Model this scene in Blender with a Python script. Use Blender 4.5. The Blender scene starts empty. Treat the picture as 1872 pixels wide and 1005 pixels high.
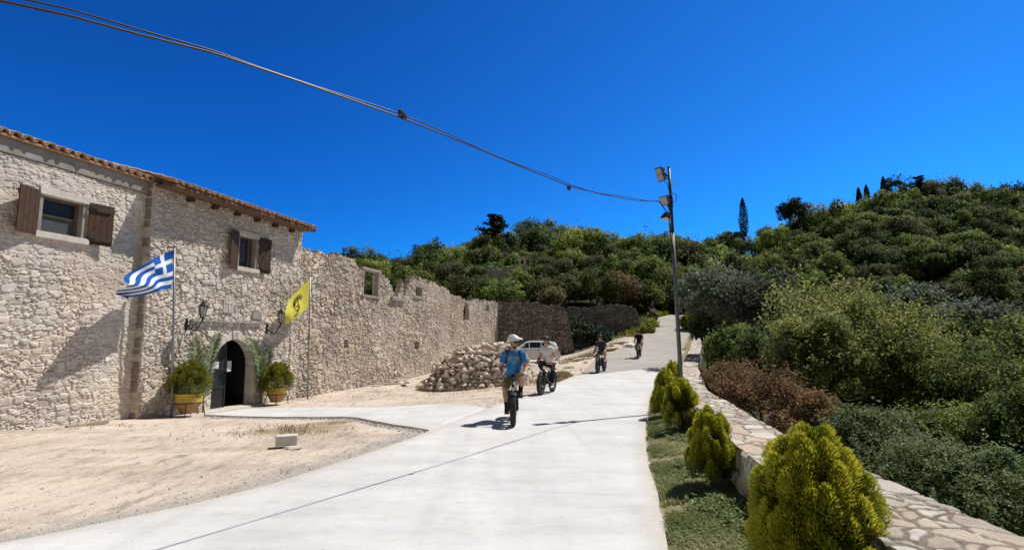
import bpy, bmesh, math, random
import numpy as np
from mathutils import Vector, Matrix

random.seed(7)
RNG = np.random.default_rng(11)
scene = bpy.context.scene
COL = scene.collection
R = math.radians

# ------------------------------------------------------------------ camera model and measured geometry
CAM_H = 1.6
FPX = 1000.0
PITCH = math.atan(117.5 / 1000)
_c, _s = math.cos(PITCH), math.sin(PITCH)

def ray(u, v):
    x = (u - 936) / FPX; y = (502.5 - v) / FPX
    return Vector((x, _c - _s * y, _s + _c * y))

def P(u, v, Y):                       # world point seen at (u,v) standing Y metres ahead
    d = ray(u, v); t = Y / d.y
    return Vector((d.x * t, Y, CAM_H + d.z * t))

def hit(u, v, z):                     # where a sight line meets the level z
    d = ray(u, v); t = (z - CAM_H) / d.z
    return Vector((d.x * t, d.y * t, z))

# facade line: origin (-12,0), direction T, outward normal Nn, local frame x=s, -y=out
T = Vector((.2416, .9704, 0)); Nn = Vector((.9704, -.2416, 0)); FO = Vector((-12, 0, 0))
FA = math.atan2(T.y, T.x)

def W(s, d, z):
    p = FO + T * s + Nn * d
    return Vector((p.x, p.y, z))

def F(u, v, dl=0.0):                  # measured (s, z) on the facade plane offset dl outwards
    d = ray(u, v); o = FO + Nn * dl
    t = (o.x * Nn.x + o.y * Nn.y) / (d.x * Nn.x + d.y * Nn.y)
    p = Vector((d.x * t, d.y * t, CAM_H + d.z * t))
    return (p.x - o.x) * T.x + (p.y - o.y) * T.y, p.z

SUN_DIR = Vector((.455, .27, .85)).normalized()

# ------------------------------------------------------------------ numpy noise
def _h(ix, iy, seed):
    x = (ix.astype(np.int64) * 374761393 + iy.astype(np.int64) * 668265263 + seed * 974634541) & 0xffffffff
    x = ((x ^ (x >> 13)) * 1274126177) & 0xffffffff
    x = ((x ^ (x >> 16)) * 2246822519) & 0xffffffff
    return ((x ^ (x >> 15)) & 0xffffff) / float(0xffffff)

def vnoise(x, y, seed=0):
    x = np.asarray(x, float); y = np.asarray(y, float)
    ix = np.floor(x); iy = np.floor(y); fx = x - ix; fy = y - iy
    fx = fx * fx * (3 - 2 * fx); fy = fy * fy * (3 - 2 * fy)
    a = _h(ix, iy, seed); b = _h(ix + 1, iy, seed); c = _h(ix, iy + 1, seed); d = _h(ix + 1, iy + 1, seed)
    return (a * (1 - fx) + b * fx) * (1 - fy) + (c * (1 - fx) + d * fx) * fy

def fbm(x, y, seed=0, o=4):
    r = 0; a = .5; t = 0
    for i in range(o):
        r = r + a * vnoise(x * 2 ** i, y * 2 ** i, seed + i * 17); t += a; a *= .5
    return r / t

def sstep(a, b, x):
    t = np.clip((np.asarray(x, float) - a) / (b - a), 0, 1)
    return t * t * (3 - 2 * t)

def worley(x, y, seed=0, jit=.8):
    ix = np.floor(x); iy = np.floor(y)
    f1 = np.full(x.shape, 9.); f2 = f1.copy(); rid = np.zeros(x.shape); cx = np.zeros(x.shape); cy = np.zeros(x.shape)
    for dx in (-1, 0, 1):
        for dy in (-1, 0, 1):
            gx = ix + dx; gy = iy + dy
            px = gx + .5 + (_h(gx, gy, seed) - .5) * jit; py = gy + .5 + (_h(gx, gy, seed + 5) - .5) * jit
            ax = np.abs(px - x); ay = np.abs(py - y)
            d = .6 * np.sqrt(ax * ax + ay * ay) + .4 * np.maximum(ax, ay)
            n = d < f1
            f2 = np.where(n, f1, np.minimum(f2, d))
            f1 = np.where(n, d, f1); rid = np.where(n, _h(gx, gy, seed + 9), rid)
            cx = np.where(n, px, cx); cy = np.where(n, py, cy)
    return f1, f2, rid, cx, cy

# ------------------------------------------------------------------ mesh helpers
def link(o, parent=None):
    COL.objects.link(o)
    if parent is not None: o.parent = parent
    return o

def np_mesh(name, verts, faces, mats=(), face_mat=None, smooth=False, attrs=None, fattrs=None):
    verts = np.asarray(verts, np.float32); faces = np.asarray(faces, np.int32)
    k = faces.shape[1]; me = bpy.data.meshes.new(name)
    me.vertices.add(len(verts)); me.vertices.foreach_set('co', verts.ravel())
    me.loops.add(faces.size); me.loops.foreach_set('vertex_index', faces.ravel())
    me.polygons.add(len(faces))
    me.polygons.foreach_set('loop_start', np.arange(0, faces.size, k, dtype=np.int32))
    for m in mats: me.materials.append(m)
    if face_mat is not None: me.polygons.foreach_set('material_index', np.asarray(face_mat, np.int32))
    me.polygons.foreach_set('use_smooth', np.full(len(faces), bool(smooth)))
    for nme, a in (attrs or {}).items():
        at = me.attributes.new(nme, 'FLOAT', 'POINT'); at.data.foreach_set('value', np.asarray(a, np.float32))
    for nme, a in (fattrs or {}).items():
        at = me.attributes.new(nme, 'FLOAT', 'FACE'); at.data.foreach_set('value', np.asarray(a, np.float32))
    me.update(calc_edges=True)
    return me

def np_obj(name, verts, faces, mats, parent=None, loc=None, **kw):
    o = bpy.data.objects.new(name, np_mesh(name, verts, faces, mats, **kw))
    if loc is not None: o.location = loc
    return link(o, parent)

class MB:
    def __init__(s): s.v = []; s.f = []; s.m = []
    def add(s, vs, fs, mi=0):
        b = len(s.v); s.v += [tuple(v) for v in vs]; s.f += [tuple(i + b for i in f) for f in fs]; s.m += [mi] * len(fs); return s
    def box(s, c, d, rot=None, mi=0):
        x, y, z = d[0] / 2, d[1] / 2, d[2] / 2
        vs = [Vector(p) for p in ((-x, -y, -z), (x, -y, -z), (x, y, -z), (-x, y, -z), (-x, -y, z), (x, -y, z), (x, y, z), (-x, y, z))]
        if rot is not None: vs = [rot @ v for v in vs]
        c = Vector(c)
        return s.add([v + c for v in vs], [(0, 3, 2, 1), (4, 5, 6, 7), (0, 1, 5, 4), (1, 2, 6, 5), (2, 3, 7, 6), (3, 0, 4, 7)], mi)
    def tube(s, pts, r, n=8, mi=0, cap=True, up=(0, 0, 1)):
        pts = [Vector(p) for p in pts]; rs = r if isinstance(r, (list, tuple)) else [r] * len(pts)
        vs = []; fs = []
        t0 = (pts[1] - pts[0]).normalized(); u = Vector(up)
        if abs(t0.dot(u)) > .95: u = Vector((1, 0, 0)) if abs(t0.x) < .9 else Vector((0, 1, 0))
        u = (u - t0 * u.dot(t0)).normalized()
        for i, p in enumerate(pts):
            a = pts[max(0, i - 1)]; b = pts[min(len(pts) - 1, i + 1)]
            t = (b - a).normalized(); u = (u - t * u.dot(t)).normalized(); w = t.cross(u)
            for k in range(n):
                an = 2 * math.pi * k / n; vs.append(p + (u * math.cos(an) + w * math.sin(an)) * rs[i])
        for i in range(len(pts) - 1):
            for k in range(n):
                k2 = (k + 1) % n; fs.append((i * n + k, i * n + k2, (i + 1) * n + k2, (i + 1) * n + k))
        if cap:
            fs.append(tuple(range(n))[::-1]); fs.append(tuple(range((len(pts) - 1) * n, len(pts) * n)))
        return s.add(vs, fs, mi)
    def lathe(s, prof, n=20, c=(0, 0, 0), mi=0, axis='z', rot=None):
        vs = []; fs = []; c = Vector(c)
        for (r, z) in prof:
            for k in range(n):
                a = 2 * math.pi * k / n
                q = Vector((r * math.cos(a), r * math.sin(a), z))
                if axis == 'x': q = Vector((z, q.x, q.y))
                elif axis == 'y': q = Vector((q.x, z, q.y))
                if rot is not None: q = rot @ q
                vs.append(q + c)
        for i in range(len(prof) - 1):
            for k in range(n):
                k2 = (k + 1) % n; fs.append((i * n + k, i * n + k2, (i + 1) * n + k2, (i + 1) * n + k))
        return s.add(vs, fs, mi)
    def prism(s, poly, h, fn=None, mi=0):         # poly in (a,b), extruded h; fn maps (a,b,h)->xyz
        fn = fn or (lambda a, b, d: (a, b, d)); n = len(poly)
        vs = [fn(a, b, 0) for a, b in poly] + [fn(a, b, h) for a, b in poly]
        fs = [tuple(range(n))[::-1], tuple(range(n, 2 * n))] + [(i, (i + 1) % n, n + (i + 1) % n, n + i) for i in range(n)]
        return s.add(vs, fs, mi)
    def build(s, name, mats, parent=None, smooth=False, bev=0, loc=None, auto=None):
        me = bpy.data.meshes.new(name); me.from_pydata([tuple(v) for v in s.v], [], s.f)
        if not isinstance(mats, (list, tuple)): mats = [mats]
        for m in mats: me.materials.append(m)
        me.polygons.foreach_set('material_index', s.m)
        bm = bmesh.new(); bm.from_mesh(me)
        bmesh.ops.recalc_face_normals(bm, faces=bm.faces)
        if bev:
            es = [e for e in bm.edges if len(e.link_faces) == 2 and e.calc_face_angle(0) > .6]
            bmesh.ops.bevel(bm, geom=es, offset=bev, segments=2, affect='EDGES', profile=.6)
        bm.to_mesh(me); bm.free()
        me.polygons.foreach_set('use_smooth', [bool(smooth)] * len(me.polygons)); me.update()
        if smooth and auto: me.set_sharp_from_angle(angle=auto)
        o = bpy.data.objects.new(name, me)
        if loc is not None: o.location = loc
        return link(o, parent)

def tag(o, label=None, cat=None, group=None, kind=None):
    if label: o['label'] = label
    if cat: o['category'] = cat
    if group: o['group'] = group
    if kind: o['kind'] = kind
    return o

def thing(name, label, cat, loc=(0, 0, 0), rz=0, group=None):
    o = bpy.data.objects.new(name, None); o.empty_display_size = .2
    o.location = loc; o.rotation_euler = (0, 0, rz); link(o)
    return tag(o, label, cat, group)

def copy_tree(o, parent=None):
    c = o.copy(); COL.objects.link(c)
    if parent is not None: c.parent = parent; c.matrix_parent_inverse = o.matrix_parent_inverse
    for ch in list(o.children): copy_tree(ch, c)
    return c

# ------------------------------------------------------------------ materials
class NT:
    def __init__(s, name, rough=.9, spec=.2):
        s.m = bpy.data.materials.new(name); s.m.use_nodes = True; s.t = s.m.node_tree
        s.t.nodes.clear(); s.out = s.n('ShaderNodeOutputMaterial'); s._tc = None
        s.b = s.n('ShaderNodeBsdfPrincipled'); s.b.inputs['Roughness'].default_value = rough
        s.b.inputs['Specular IOR Level'].default_value = spec; s.l(s.b.outputs[0], s.out.inputs[0])
    def n(s, ty, **kw):
        x = s.t.nodes.new(ty)
        for k, v in kw.items(): setattr(x, k, v)
        return x
    def l(s, a, b): s.t.links.new(a, b)
    @property
    def tc(s):
        if s._tc is None: s._tc = s.n('ShaderNodeTexCoord').outputs['Object']
        return s._tc
    def map(s, scale=(1, 1, 1), rot=(0, 0, 0), src=None):
        m = s.n('ShaderNodeMapping'); m.inputs['Scale'].default_value = scale; m.inputs['Rotation'].default_value = rot
        s.l(src or s.tc, m.inputs[0]); return m.outputs[0]
    def noise(s, scale, detail=4, rough=.6, src=None, dist=0):
        n = s.n('ShaderNodeTexNoise'); n.inputs['Scale'].default_value = scale; n.inputs['Detail'].default_value = detail
        n.inputs['Roughness'].default_value = rough; n.inputs['Distortion'].default_value = dist
        s.l(src or s.tc, n.inputs['Vector']); return n.outputs['Fac']
    def voro(s, scale, feature='F1', out='Distance', src=None):
        n = s.n('ShaderNodeTexVoronoi', feature=feature); n.inputs['Scale'].default_value = scale
        s.l(src or s.tc, n.inputs['Vector']); return n.outputs[out]
    def attr(s, name):
        return s.n('ShaderNodeAttribute', attribute_name=name).outputs['Fac']
    def ramp(s, fac, stops, interp='LINEAR'):
        r = s.n('ShaderNodeValToRGB'); cr = r.color_ramp; cr.interpolation = interp
        while len(cr.elements) > 1: cr.elements.remove(cr.elements[-1])
        for i, (p, c) in enumerate(stops):
            e = cr.elements[0] if i == 0 else cr.elements.new(p)
            e.position = p; e.color = (c, c, c, 1) if isinstance(c, (int, float)) else (*c, 1)
        s.l(fac, r.inputs[0]); return r.outputs[0]
    def mix(s, fac, a, b, mode='MIX'):
        x = s.n('ShaderNodeMix', data_type='RGBA', blend_type=mode); x.clamp_result = False
        for v, i in ((fac, 0), (a, 6), (b, 7)):
            if isinstance(v, (int, float)): x.inputs[i].default_value = v if i == 0 else (v, v, v, 1)
            elif isinstance(v, tuple): x.inputs[i].default_value = (*v, 1)
            else: s.l(v, x.inputs[i])
        return x.outputs[2]
    def math(s, op, a, b=0.):
        x = s.n('ShaderNodeMath', operation=op)
        for i, v in enumerate((a, b)):
            if isinstance(v, (int, float)): x.inputs[i].default_value = v
            else: s.l(v, x.inputs[i])
        return x.outputs[0]
    def color(s, c):
        if isinstance(c, tuple): s.b.inputs['Base Color'].default_value = (*c, 1)
        else: s.l(c, s.b.inputs['Base Color'])
        return s
    def bump(s, h, strength=.5, dist=.02):
        b = s.n('ShaderNodeBump'); b.inputs['Strength'].default_value = strength; b.inputs['Distance'].default_value = dist
        s.l(h, b.inputs['Height']); s.l(b.outputs[0], s.b.inputs['Normal']); return s

def mat(name, c1, c2=None, scale=6, rough=.85, spec=.2, bump=0, bscale=60, metal=0, bdist=.01):
    k = NT(name, rough, spec); c2 = c2 or tuple(x * .75 for x in c1)
    k.color(k.mix(k.ramp(k.noise(scale, 6), [(.3, 0.), (.7, 1.)]), c1, c2))
    k.b.inputs['Metallic'].default_value = metal
    if bump: k.bump(k.noise(bscale, 5), bump, bdist)
    return k.m

def foliage(name, stops, trans=.42, objvar=.38, rough=.6):
    k = NT(name, rough, .25); t = k.t
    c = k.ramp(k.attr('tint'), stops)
    oi = k.n('ShaderNodeObjectInfo').outputs['Random']
    v = k.math('ADD', k.math('MULTIPLY', oi, objvar * 2), 1 - objvar)
    mul = k.n('ShaderNodeMix', data_type='RGBA', blend_type='MULTIPLY'); mul.inputs[0].default_value = 1
    k.l(c, mul.inputs[6]); comb = k.n('ShaderNodeCombineColor'); 
    for i in range(3): k.l(v, comb.inputs[i])
    k.l(comb.outputs[0], mul.inputs[7]); c = mul.outputs[2]
    k.color(c)
    tr = k.n('ShaderNodeBsdfTranslucent'); k.l(c, tr.inputs[0])
    mx = k.n('ShaderNodeMixShader'); mx.inputs[0].default_value = trans
    k.l(k.b.outputs[0], mx.inputs[1]); k.l(tr.outputs[0], mx.inputs[2]); k.l(mx.outputs[0], k.out.inputs[0])
    return k.m

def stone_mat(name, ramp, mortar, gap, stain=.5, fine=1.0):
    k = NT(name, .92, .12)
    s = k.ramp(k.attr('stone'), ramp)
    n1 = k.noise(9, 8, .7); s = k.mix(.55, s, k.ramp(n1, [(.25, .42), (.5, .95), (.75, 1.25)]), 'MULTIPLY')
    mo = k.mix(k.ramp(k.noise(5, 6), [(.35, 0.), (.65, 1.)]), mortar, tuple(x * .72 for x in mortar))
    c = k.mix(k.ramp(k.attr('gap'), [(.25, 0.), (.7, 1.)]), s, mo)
    c = k.mix(k.ramp(k.attr('hole'), [(.3, 0.), (.9, 1.)]), c, gap)  # gap colour: mortar dirt plus painted occlusion in the deepest joints
    big = k.ramp(k.noise(.55, 5, .65), [(.3, 1 - stain), (.55, 1.), (.75, 1.12)])
    c = k.mix(1., c, big, 'MULTIPLY')
    warm = k.ramp(k.noise(.8, 4), [(.4, (1, 1, 1)), (.65, (1.03, .98, .92))]); c = k.mix(1., c, warm, 'MULTIPLY')
    k.color(c); k.bump(k.noise(38 * fine, 8, .72), .75, .02)
    return k.m

M = {}
lime = [(0, (.54, .48, .41)), (.35, (.70, .635, .56)), (.6, (.61, .54, .46)), (.8, (.80, .75, .68)), (1, (.50, .465, .425))]
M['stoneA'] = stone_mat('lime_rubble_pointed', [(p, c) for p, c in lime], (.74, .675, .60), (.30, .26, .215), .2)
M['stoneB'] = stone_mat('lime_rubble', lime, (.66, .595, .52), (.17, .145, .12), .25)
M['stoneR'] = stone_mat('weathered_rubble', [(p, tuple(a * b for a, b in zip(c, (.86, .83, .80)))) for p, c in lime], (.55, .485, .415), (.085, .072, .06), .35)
M['stoneD'] = stone_mat('shaded_drystone', [(p, tuple(a * b for a, b in zip(c, (.40, .41, .425)))) for p, c in lime], (.13, .12, .108), (.03, .026, .022), .4)  # lime ramp scaled down; shade of the far walls put into the stone
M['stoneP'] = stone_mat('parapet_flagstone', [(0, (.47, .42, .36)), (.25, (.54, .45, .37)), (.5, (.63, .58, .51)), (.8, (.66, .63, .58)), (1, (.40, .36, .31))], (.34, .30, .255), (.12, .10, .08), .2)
M['rock'] = mat('heap_rock', (.56, .51, .44), (.36, .31, .25), 7, .92, .1, .8, 30, bdist=.02)
k = NT('rock_varied', .92, .1)
k.color(k.mix(1., k.ramp(k.n('ShaderNodeObjectInfo').outputs['Random'], [(0, (.74, .67, .58)), (.3, (.64, .56, .47)), (.55, (.80, .74, .66)), (.8, (.58, .49, .39)), (1, (.60, .45, .33))]),
              k.ramp(k.noise(8, 8, .7), [(.3, .6), (.6, 1.05)]), 'MULTIPLY')); k.bump(k.noise(25, 8, .7), .8, .02); M['rockv'] = k.m
M['dressed'] = mat('dressed_limestone', (.68, .63, .56), (.47, .42, .36), 5, .85, .15, .6, 35)
M['plaster'] = mat('grey_render', (.36, .33, .295), (.24, .22, .195), 4, .92, .1, .5, 25)
M['wood'] = mat('brown_shutter_wood', (.088, .052, .028), (.055, .032, .018), 9, .65, .25, .3, 50)
M['woodf'] = mat('grey_frame_wood', (.16, .12, .09), (.10, .075, .055), 9, .7, .2)
M['soffit'] = mat('soffit_boards', (.20, .125, .075), (.12, .075, .045), 8, .8, .15, .4, 30)
M['tile'] = mat('clay_tile', (.50, .30, .18), (.34, .20, .13), 6, .85, .15, .4, 40)
M['tilelt'] = mat('sunlit_tile_top', (.74, .64, .54), (.48, .35, .25), 4, .88, .12, .4, 40)  # paler for tile tops: mortar edges plus sunlight put into the colour
M['glassd'] = mat('dark_window_pane', (.02, .022, .026), (.03, .033, .04), 2, .3, .15)
M['blind'] = mat('grey_blind', (.075, .085, .085), (.06, .065, .065), 3, .5, .3)
M['black'] = mat('black_metal', (.015, .015, .017), (.022, .022, .024), 8, .42, .45)
M['steel'] = mat('galvanised_steel', (.30, .31, .32), (.22, .23, .24), 12, .45, .5, 0, 0, .6)
M['polegrey'] = mat('grey_painted_pole', (.16, .165, .17), (.11, .115, .12), 10, .5, .4, 0, 0, .3)
M['white'] = mat('white_paint', (.78, .78, .77), (.70, .70, .68), 6, .5, .3)
M['doorgrey'] = mat('dark_grey_door_paint', (.022, .025, .025), (.015, .017, .017), 5, .55, .35, .2, 30)
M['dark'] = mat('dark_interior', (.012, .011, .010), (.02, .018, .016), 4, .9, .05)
M['terra'] = mat('terracotta', (.46, .27, .13), (.34, .19, .09), 7, .8, .2, .3, 40)
M['terray'] = mat('ochre_glazed_band', (.62, .47, .10), (.48, .33, .07), 7, .6, .3)
M['lampglass'] = mat('frosted_lamp_glass', (.42, .43, .42), (.34, .35, .34), 4, .25, .5)
M['blue'] = mat('flag_blue', (.015, .11, .42), (.012, .085, .34), 6, .75, .1)
M['flagw'] = mat('flag_white', (.78, .79, .82), (.70, .71, .75), 6, .75, .1)
M['yellow'] = mat('flag_yellow', (.62, .57, .085), (.52, .48, .07), 5, .7, .1)
M['emblem'] = mat('emblem_black', (.03, .025, .012), (.05, .04, .02), 8, .8, .1)
M['paper'] = mat('paper', (.74, .77, .82), (.68, .71, .76), 3, .8, .1)
M['ink'] = mat('faded_ink', (.30, .33, .40), (.25, .28, .33), 3, .8, .1)
M['plank'] = mat('weathered_plank', (.46, .38, .28), (.30, .24, .17), 9, .88, .1, .5, 30)
M['block'] = mat('cast_concrete_block', (.62, .61, .58), (.52, .51, .48), 7, .9, .1, .4, 40)
M['bark'] = mat('bark', (.10, .075, .05), (.06, .045, .032), 9, .95, .05, .8, 25)
M['palmstem'] = mat('palm_stem', (.22, .24, .08), (.16, .18, .06), 8, .6, .3)
M['floodglass'] = mat('floodlight_reflector', (.42, .40, .36), (.34, .32, .30), 5, .2, .5)

G = {}
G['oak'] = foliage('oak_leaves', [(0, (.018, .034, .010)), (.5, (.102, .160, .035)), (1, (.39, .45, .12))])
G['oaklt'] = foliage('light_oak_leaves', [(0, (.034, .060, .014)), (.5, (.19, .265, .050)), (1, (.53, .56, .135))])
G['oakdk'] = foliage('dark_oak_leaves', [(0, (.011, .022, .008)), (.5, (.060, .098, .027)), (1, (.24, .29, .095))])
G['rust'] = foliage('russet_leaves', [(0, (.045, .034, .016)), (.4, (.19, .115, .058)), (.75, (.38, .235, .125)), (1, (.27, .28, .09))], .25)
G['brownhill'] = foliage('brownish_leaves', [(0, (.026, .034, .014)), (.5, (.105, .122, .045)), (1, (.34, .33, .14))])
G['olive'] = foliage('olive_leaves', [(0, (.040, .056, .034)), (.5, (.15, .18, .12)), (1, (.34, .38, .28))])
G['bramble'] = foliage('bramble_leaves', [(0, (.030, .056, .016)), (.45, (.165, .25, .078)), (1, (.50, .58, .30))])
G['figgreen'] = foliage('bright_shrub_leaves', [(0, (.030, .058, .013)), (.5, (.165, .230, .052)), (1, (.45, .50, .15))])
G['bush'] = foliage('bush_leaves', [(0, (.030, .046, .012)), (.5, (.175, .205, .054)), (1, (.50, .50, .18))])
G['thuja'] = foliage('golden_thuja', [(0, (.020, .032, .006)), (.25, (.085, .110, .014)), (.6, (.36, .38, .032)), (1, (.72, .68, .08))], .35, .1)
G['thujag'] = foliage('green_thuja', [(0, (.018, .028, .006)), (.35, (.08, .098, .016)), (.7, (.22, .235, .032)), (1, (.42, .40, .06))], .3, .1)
G['cypress'] = foliage('cypress_leaves', [(0, (.008, .018, .009)), (.5, (.024, .045, .020)), (1, (.06, .09, .04))], .15)
G['grass'] = foliage('grass_blades', [(0, (.085, .12, .033)), (.4, (.21, .265, .08)), (.72, (.38, .37, .17)), (1, (.56, .50, .31))], .35, 0)
G['dry'] = foliage('dry_grass', [(0, (0.108, 0.096, 0.048)), (.5, (0.240, 0.204, 0.096)), (1, (0.408, 0.348, 0.192))], .3, .1)
G['yellowweed'] = foliage('yellow_flowering_weed', [(0, (0.052, 0.078, 0.016)), (.5, (0.169, 0.195, 0.033)), (1, (0.468, 0.442, 0.039))], .3, .1)
G['palm'] = foliage('palm_leaflets', [(0, (0.075, 0.120, 0.045)), (.5, (0.195, 0.270, 0.120)), (1, (0.450, 0.510, 0.285))], .3, 0)

M['oldstone'] = mat('weathered_dressed_stone', (.36, .335, .295), (.25, .23, .20), 6, .9, .1, .6, 30)
# ------------------------------------------------------------------ ground shape
ZR = ([-30, 17, 21, 24.3, 28.5, 32.5, 36, 40, 45, 49, 53, 60, 70, 90], [0, 0, .03, .1, .25, .45, .8, 1.4, 2.28, 3.0, 3.7, 4.5, 5.2, 6])
def zr(Y): return np.interp(Y, *ZR)
RL = np.array([(-14, -6), (-9.5, 1.2), (-6, 3.4), (-4.05, 4.55), (-3.67, 4.96), (-3.1, 5.65), (-2.71, 6.26), (-2.31, 7.3), (-1.65, 9.15), (-1.31, 10.45), (-.45, 13.59), (.39, 15.79), (1.5, 19.7), (2.72, 23.4)], float)
RR = np.array([(.1, -6), (.45, 1.2), (.9, 3.0), (1.2, 4.4), (1.3, 4.9), (1.46, 5.65), (1.6, 6.4), (1.82, 7.6), (2.14, 9.0), (2.5, 10.5), (3.2, 13.1), (4.2, 16.8), (5.6, 21.2), (7.9, 28.0)], float)
OL = np.array([(2.72, 23.4), (3.6, 27.0), (5.0, 33.0), (7.7, 38.0), (11.1, 45.0), (12.9, 49.0), (14.1, 53.0), (16.5, 57), (21, 60), (28, 62)], float)
OR = np.array([(7.9, 28.0), (9.2, 31.0), (11.05, 36.0), (12.6, 40.0), (14.7, 45.0), (16.1, 49.0), (17.9, 52.0), (21, 54), (25, 55.5), (30, 57)], float)
_l = np.vstack([RL, OL[1:-2]]); _r = np.vstack([RR, OR[1:-2]])
def xl(Y): return np.interp(Y, _l[:, 1], _l[:, 0])
def xr(Y): return np.interp(Y, _r[:, 1], _r[:, 0])
PWI = np.array([(1.7, -2), (1.9, 1.2), (2.02, 3.04), (2.2, 4.85), (2.32, 5.65), (2.9, 8.39), (3.62, 12.1), (4.86, 15.8), (6.45, 21), (8.85, 28), (11.75, 36), (13.05, 39.2)], float)
def xw(Y): return np.interp(Y, PWI[:, 1], PWI[:, 0])
def ww(Y): return np.interp(Y, [0, 4.6, 6, 8, 12, 16, 39], [.78, .74, .66, .57, .53, .50, .58])
ZC = ([-20, 10, 13.5, 16, 19, 28, 36, 44, 50], [.0, -.08, -.27, -.36, -.40, -.36, 0, .3, 1.0])
SKY = ([300, 500, 640, 800, 900, 1000, 1100, 1200, 1300, 1400, 1500, 1600, 1700, 1750, 1820, 1872, 2200], [490, 482, 472, 455, 432, 420, 424, 440, 425, 412, 388, 356, 337, 332, 350, 358, 370])
def hill_ridge(a):
    u = 936 + 1000 * a
    Yr = np.interp(u, [600, 900, 1250, 1500, 2200], [100, 105, 112, 130, 140])
    Hc = 1.6 + (620 - np.interp(u, *SKY)) / 1000 * Yr - np.interp(u, [600, 1250, 1500], [7., 8., 8.])
    return Yr, Hc

def Hh(X, Y):
    X = np.asarray(X, float); Y = np.asarray(Y, float)
    z_r = zr(Y); l = xl(Y); r = xr(Y); w2 = xw(Y) + ww(Y)
    xf = -12 + .249 * np.minimum(Y, 46)
    zc = np.interp(Y, *ZC)
    t = sstep(0, .62, (l - X) / np.maximum(l - xf, .5))
    left = (z_r - .03) * (1 - t) + zc * t + (fbm(X * .7, Y * .7, 3) - .5) * .035 * np.clip((l - X) * 2, 0, 1)
    strip = z_r - .03 + np.clip((X - r) * .15, 0, .06)
    q = np.maximum(X - w2, 0)
    right = z_r - .25 - .42 * q + (fbm(X * .3, Y * .3, 8) - .5) * .8 * np.clip(q / 3, 0, 1)
    right = np.maximum(right, -6 + .2 * right)
    z = np.where(X < l, left, np.where(X <= r, z_r - .08, np.where(X < w2, strip, right)))
    Yp = np.maximum(Y, 1.); a = np.clip(X / Yp, -1.2, 1.8)
    Yr, Hc = hill_ridge(a)
    g = sstep(.24, .42, a)
    foot = 47 * (1 - g) + 50 * g; zf = (.4) * (1 - g) + (-6.5) * g
    pr = np.clip((Y - foot) / (Yr - foot), 0, 1) ** .85
    hl = zf + (Hc - zf) * pr - np.maximum(Y - Yr, 0) * .12
    hl = np.maximum(hl, -8)
    b = sstep(44, 56, Y)
    corr = np.clip(1 - np.maximum(l - 1.5 - X, X - r - 2) / 3, 0, 1) * (1 - sstep(56, 64, Y))
    b = b * (1 - corr)
    return z * (1 - b) + hl * b

def Hp(x, y): return float(Hh(np.array([x]), np.array([y]))[0])

def axis(segs):
    out = []
    for a, b, st in segs: out += list(np.arange(a, b, st))
    return np.array(out + [segs[-1][1]])

gx = axis([(-400, -60, 40), (-60, -14, 4), (-14, 6, .25), (6, 20, .5), (20, 60, 2), (60, 200, 6), (200, 600, 50)])
gy = axis([(-40, -8, 8), (-8, 30, .25), (30, 64, .6), (64, 160, 4), (160, 900, 60)])
GX, GY = np.meshgrid(gx, gy, indexing='ij')
GZ = Hh(GX, GY)
nx_, ny_ = GX.shape
idx = np.arange(nx_ * ny_).reshape(nx_, ny_)
fc = np.stack([idx[:-1, :-1], idx[1:, :-1], idx[1:, 1:], idx[:-1, 1:]], -1).reshape(-1, 4)
veg = np.where(GX > xr(GY) - .05, 1., 0.)
veg = np.maximum(veg, sstep(44, 49, GY)) ; veg[(GX > xr(GY)) & (GX < xw(GY) + .4)] = .5
edge = np.clip(1 - (xl(GY) - GX) / .9, 0, 1) * (GX < xl(GY) + .3) * (GY < 14)
_p1 = hit(545, 797, -.2); _p2 = hit(610, 783, -.25); _p3 = hit(155, 845, -.1)
litter = np.exp(-((GX - _p1.x) / 1.1) ** 2 - ((GY - _p1.y) / .95) ** 2) + .9 * np.exp(-((GX - _p2.x) / .55) ** 2 - ((GY - _p2.y) / .4) ** 2) + .55 * np.exp(-((GX - _p3.x) / .7) ** 2 - ((GY - _p3.y) / .45) ** 2)
k = NT('dirt_and_soil', .95, .08)
n1 = k.noise(.7, 6, .65); n2 = k.noise(14, 8, .75); n3 = k.voro(38, 'F1')
dirt = k.mix(k.ramp(n1, [(.40, 0.), (.66, 1.)]), (.61, .51, .41), (.43, .325, .235))
dirt = k.mix(k.ramp(n2, [(.35, .0), (.7, .85)]), dirt, (.66, .59, .52))
mv = k.map((1, .28, 1), (0, 0, R(12)))
dirt = k.mix(1., dirt, k.ramp(k.noise(6, 8, .75, mv), [(.34, .55), (.48, 1.0), (.7, 1.12)]), 'MULTIPLY')
rut = k.ramp(k.noise(.55, 4, .6, k.map((.3, 1.6, 1), (0, 0, R(-35)))), [(.40, .84), (.50, 1.02), (.62, .95)]); dirt = k.mix(1., dirt, rut, 'MULTIPLY')
fl = k.ramp(k.noise(26, 3, .6), [(.63, 0.), (.68, .7)]); dirt = k.mix(fl, dirt, (.30, .245, .19))
fl2 = k.ramp(k.noise(31, 2, .5), [(.66, 0.), (.70, .8)]); dirt = k.mix(fl2, dirt, (.82, .76, .68))
dirt = k.mix(k.ramp(k.math('MULTIPLY', k.attr('litter'), k.math('ADD', k.noise(3.2, 7, .75), k.math('MULTIPLY', n2, .5))), [(.22, 0.), (.62, .85)]), dirt, (.30, .235, .135))
grey = k.mix(k.ramp(n3, [(.1, 0.), (.5, 1.)]), (.56, .53, .49), (.33, .31, .285))
dirt = k.mix(k.ramp(k.math('MULTIPLY', k.attr('edge'), k.math('ADD', n2, .35)), [(.25, 0.), (.6, .8)]), dirt, grey)
patch = k.ramp(k.noise(.42, 5, .6), [(.58, 0.), (.72, .6)])
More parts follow.
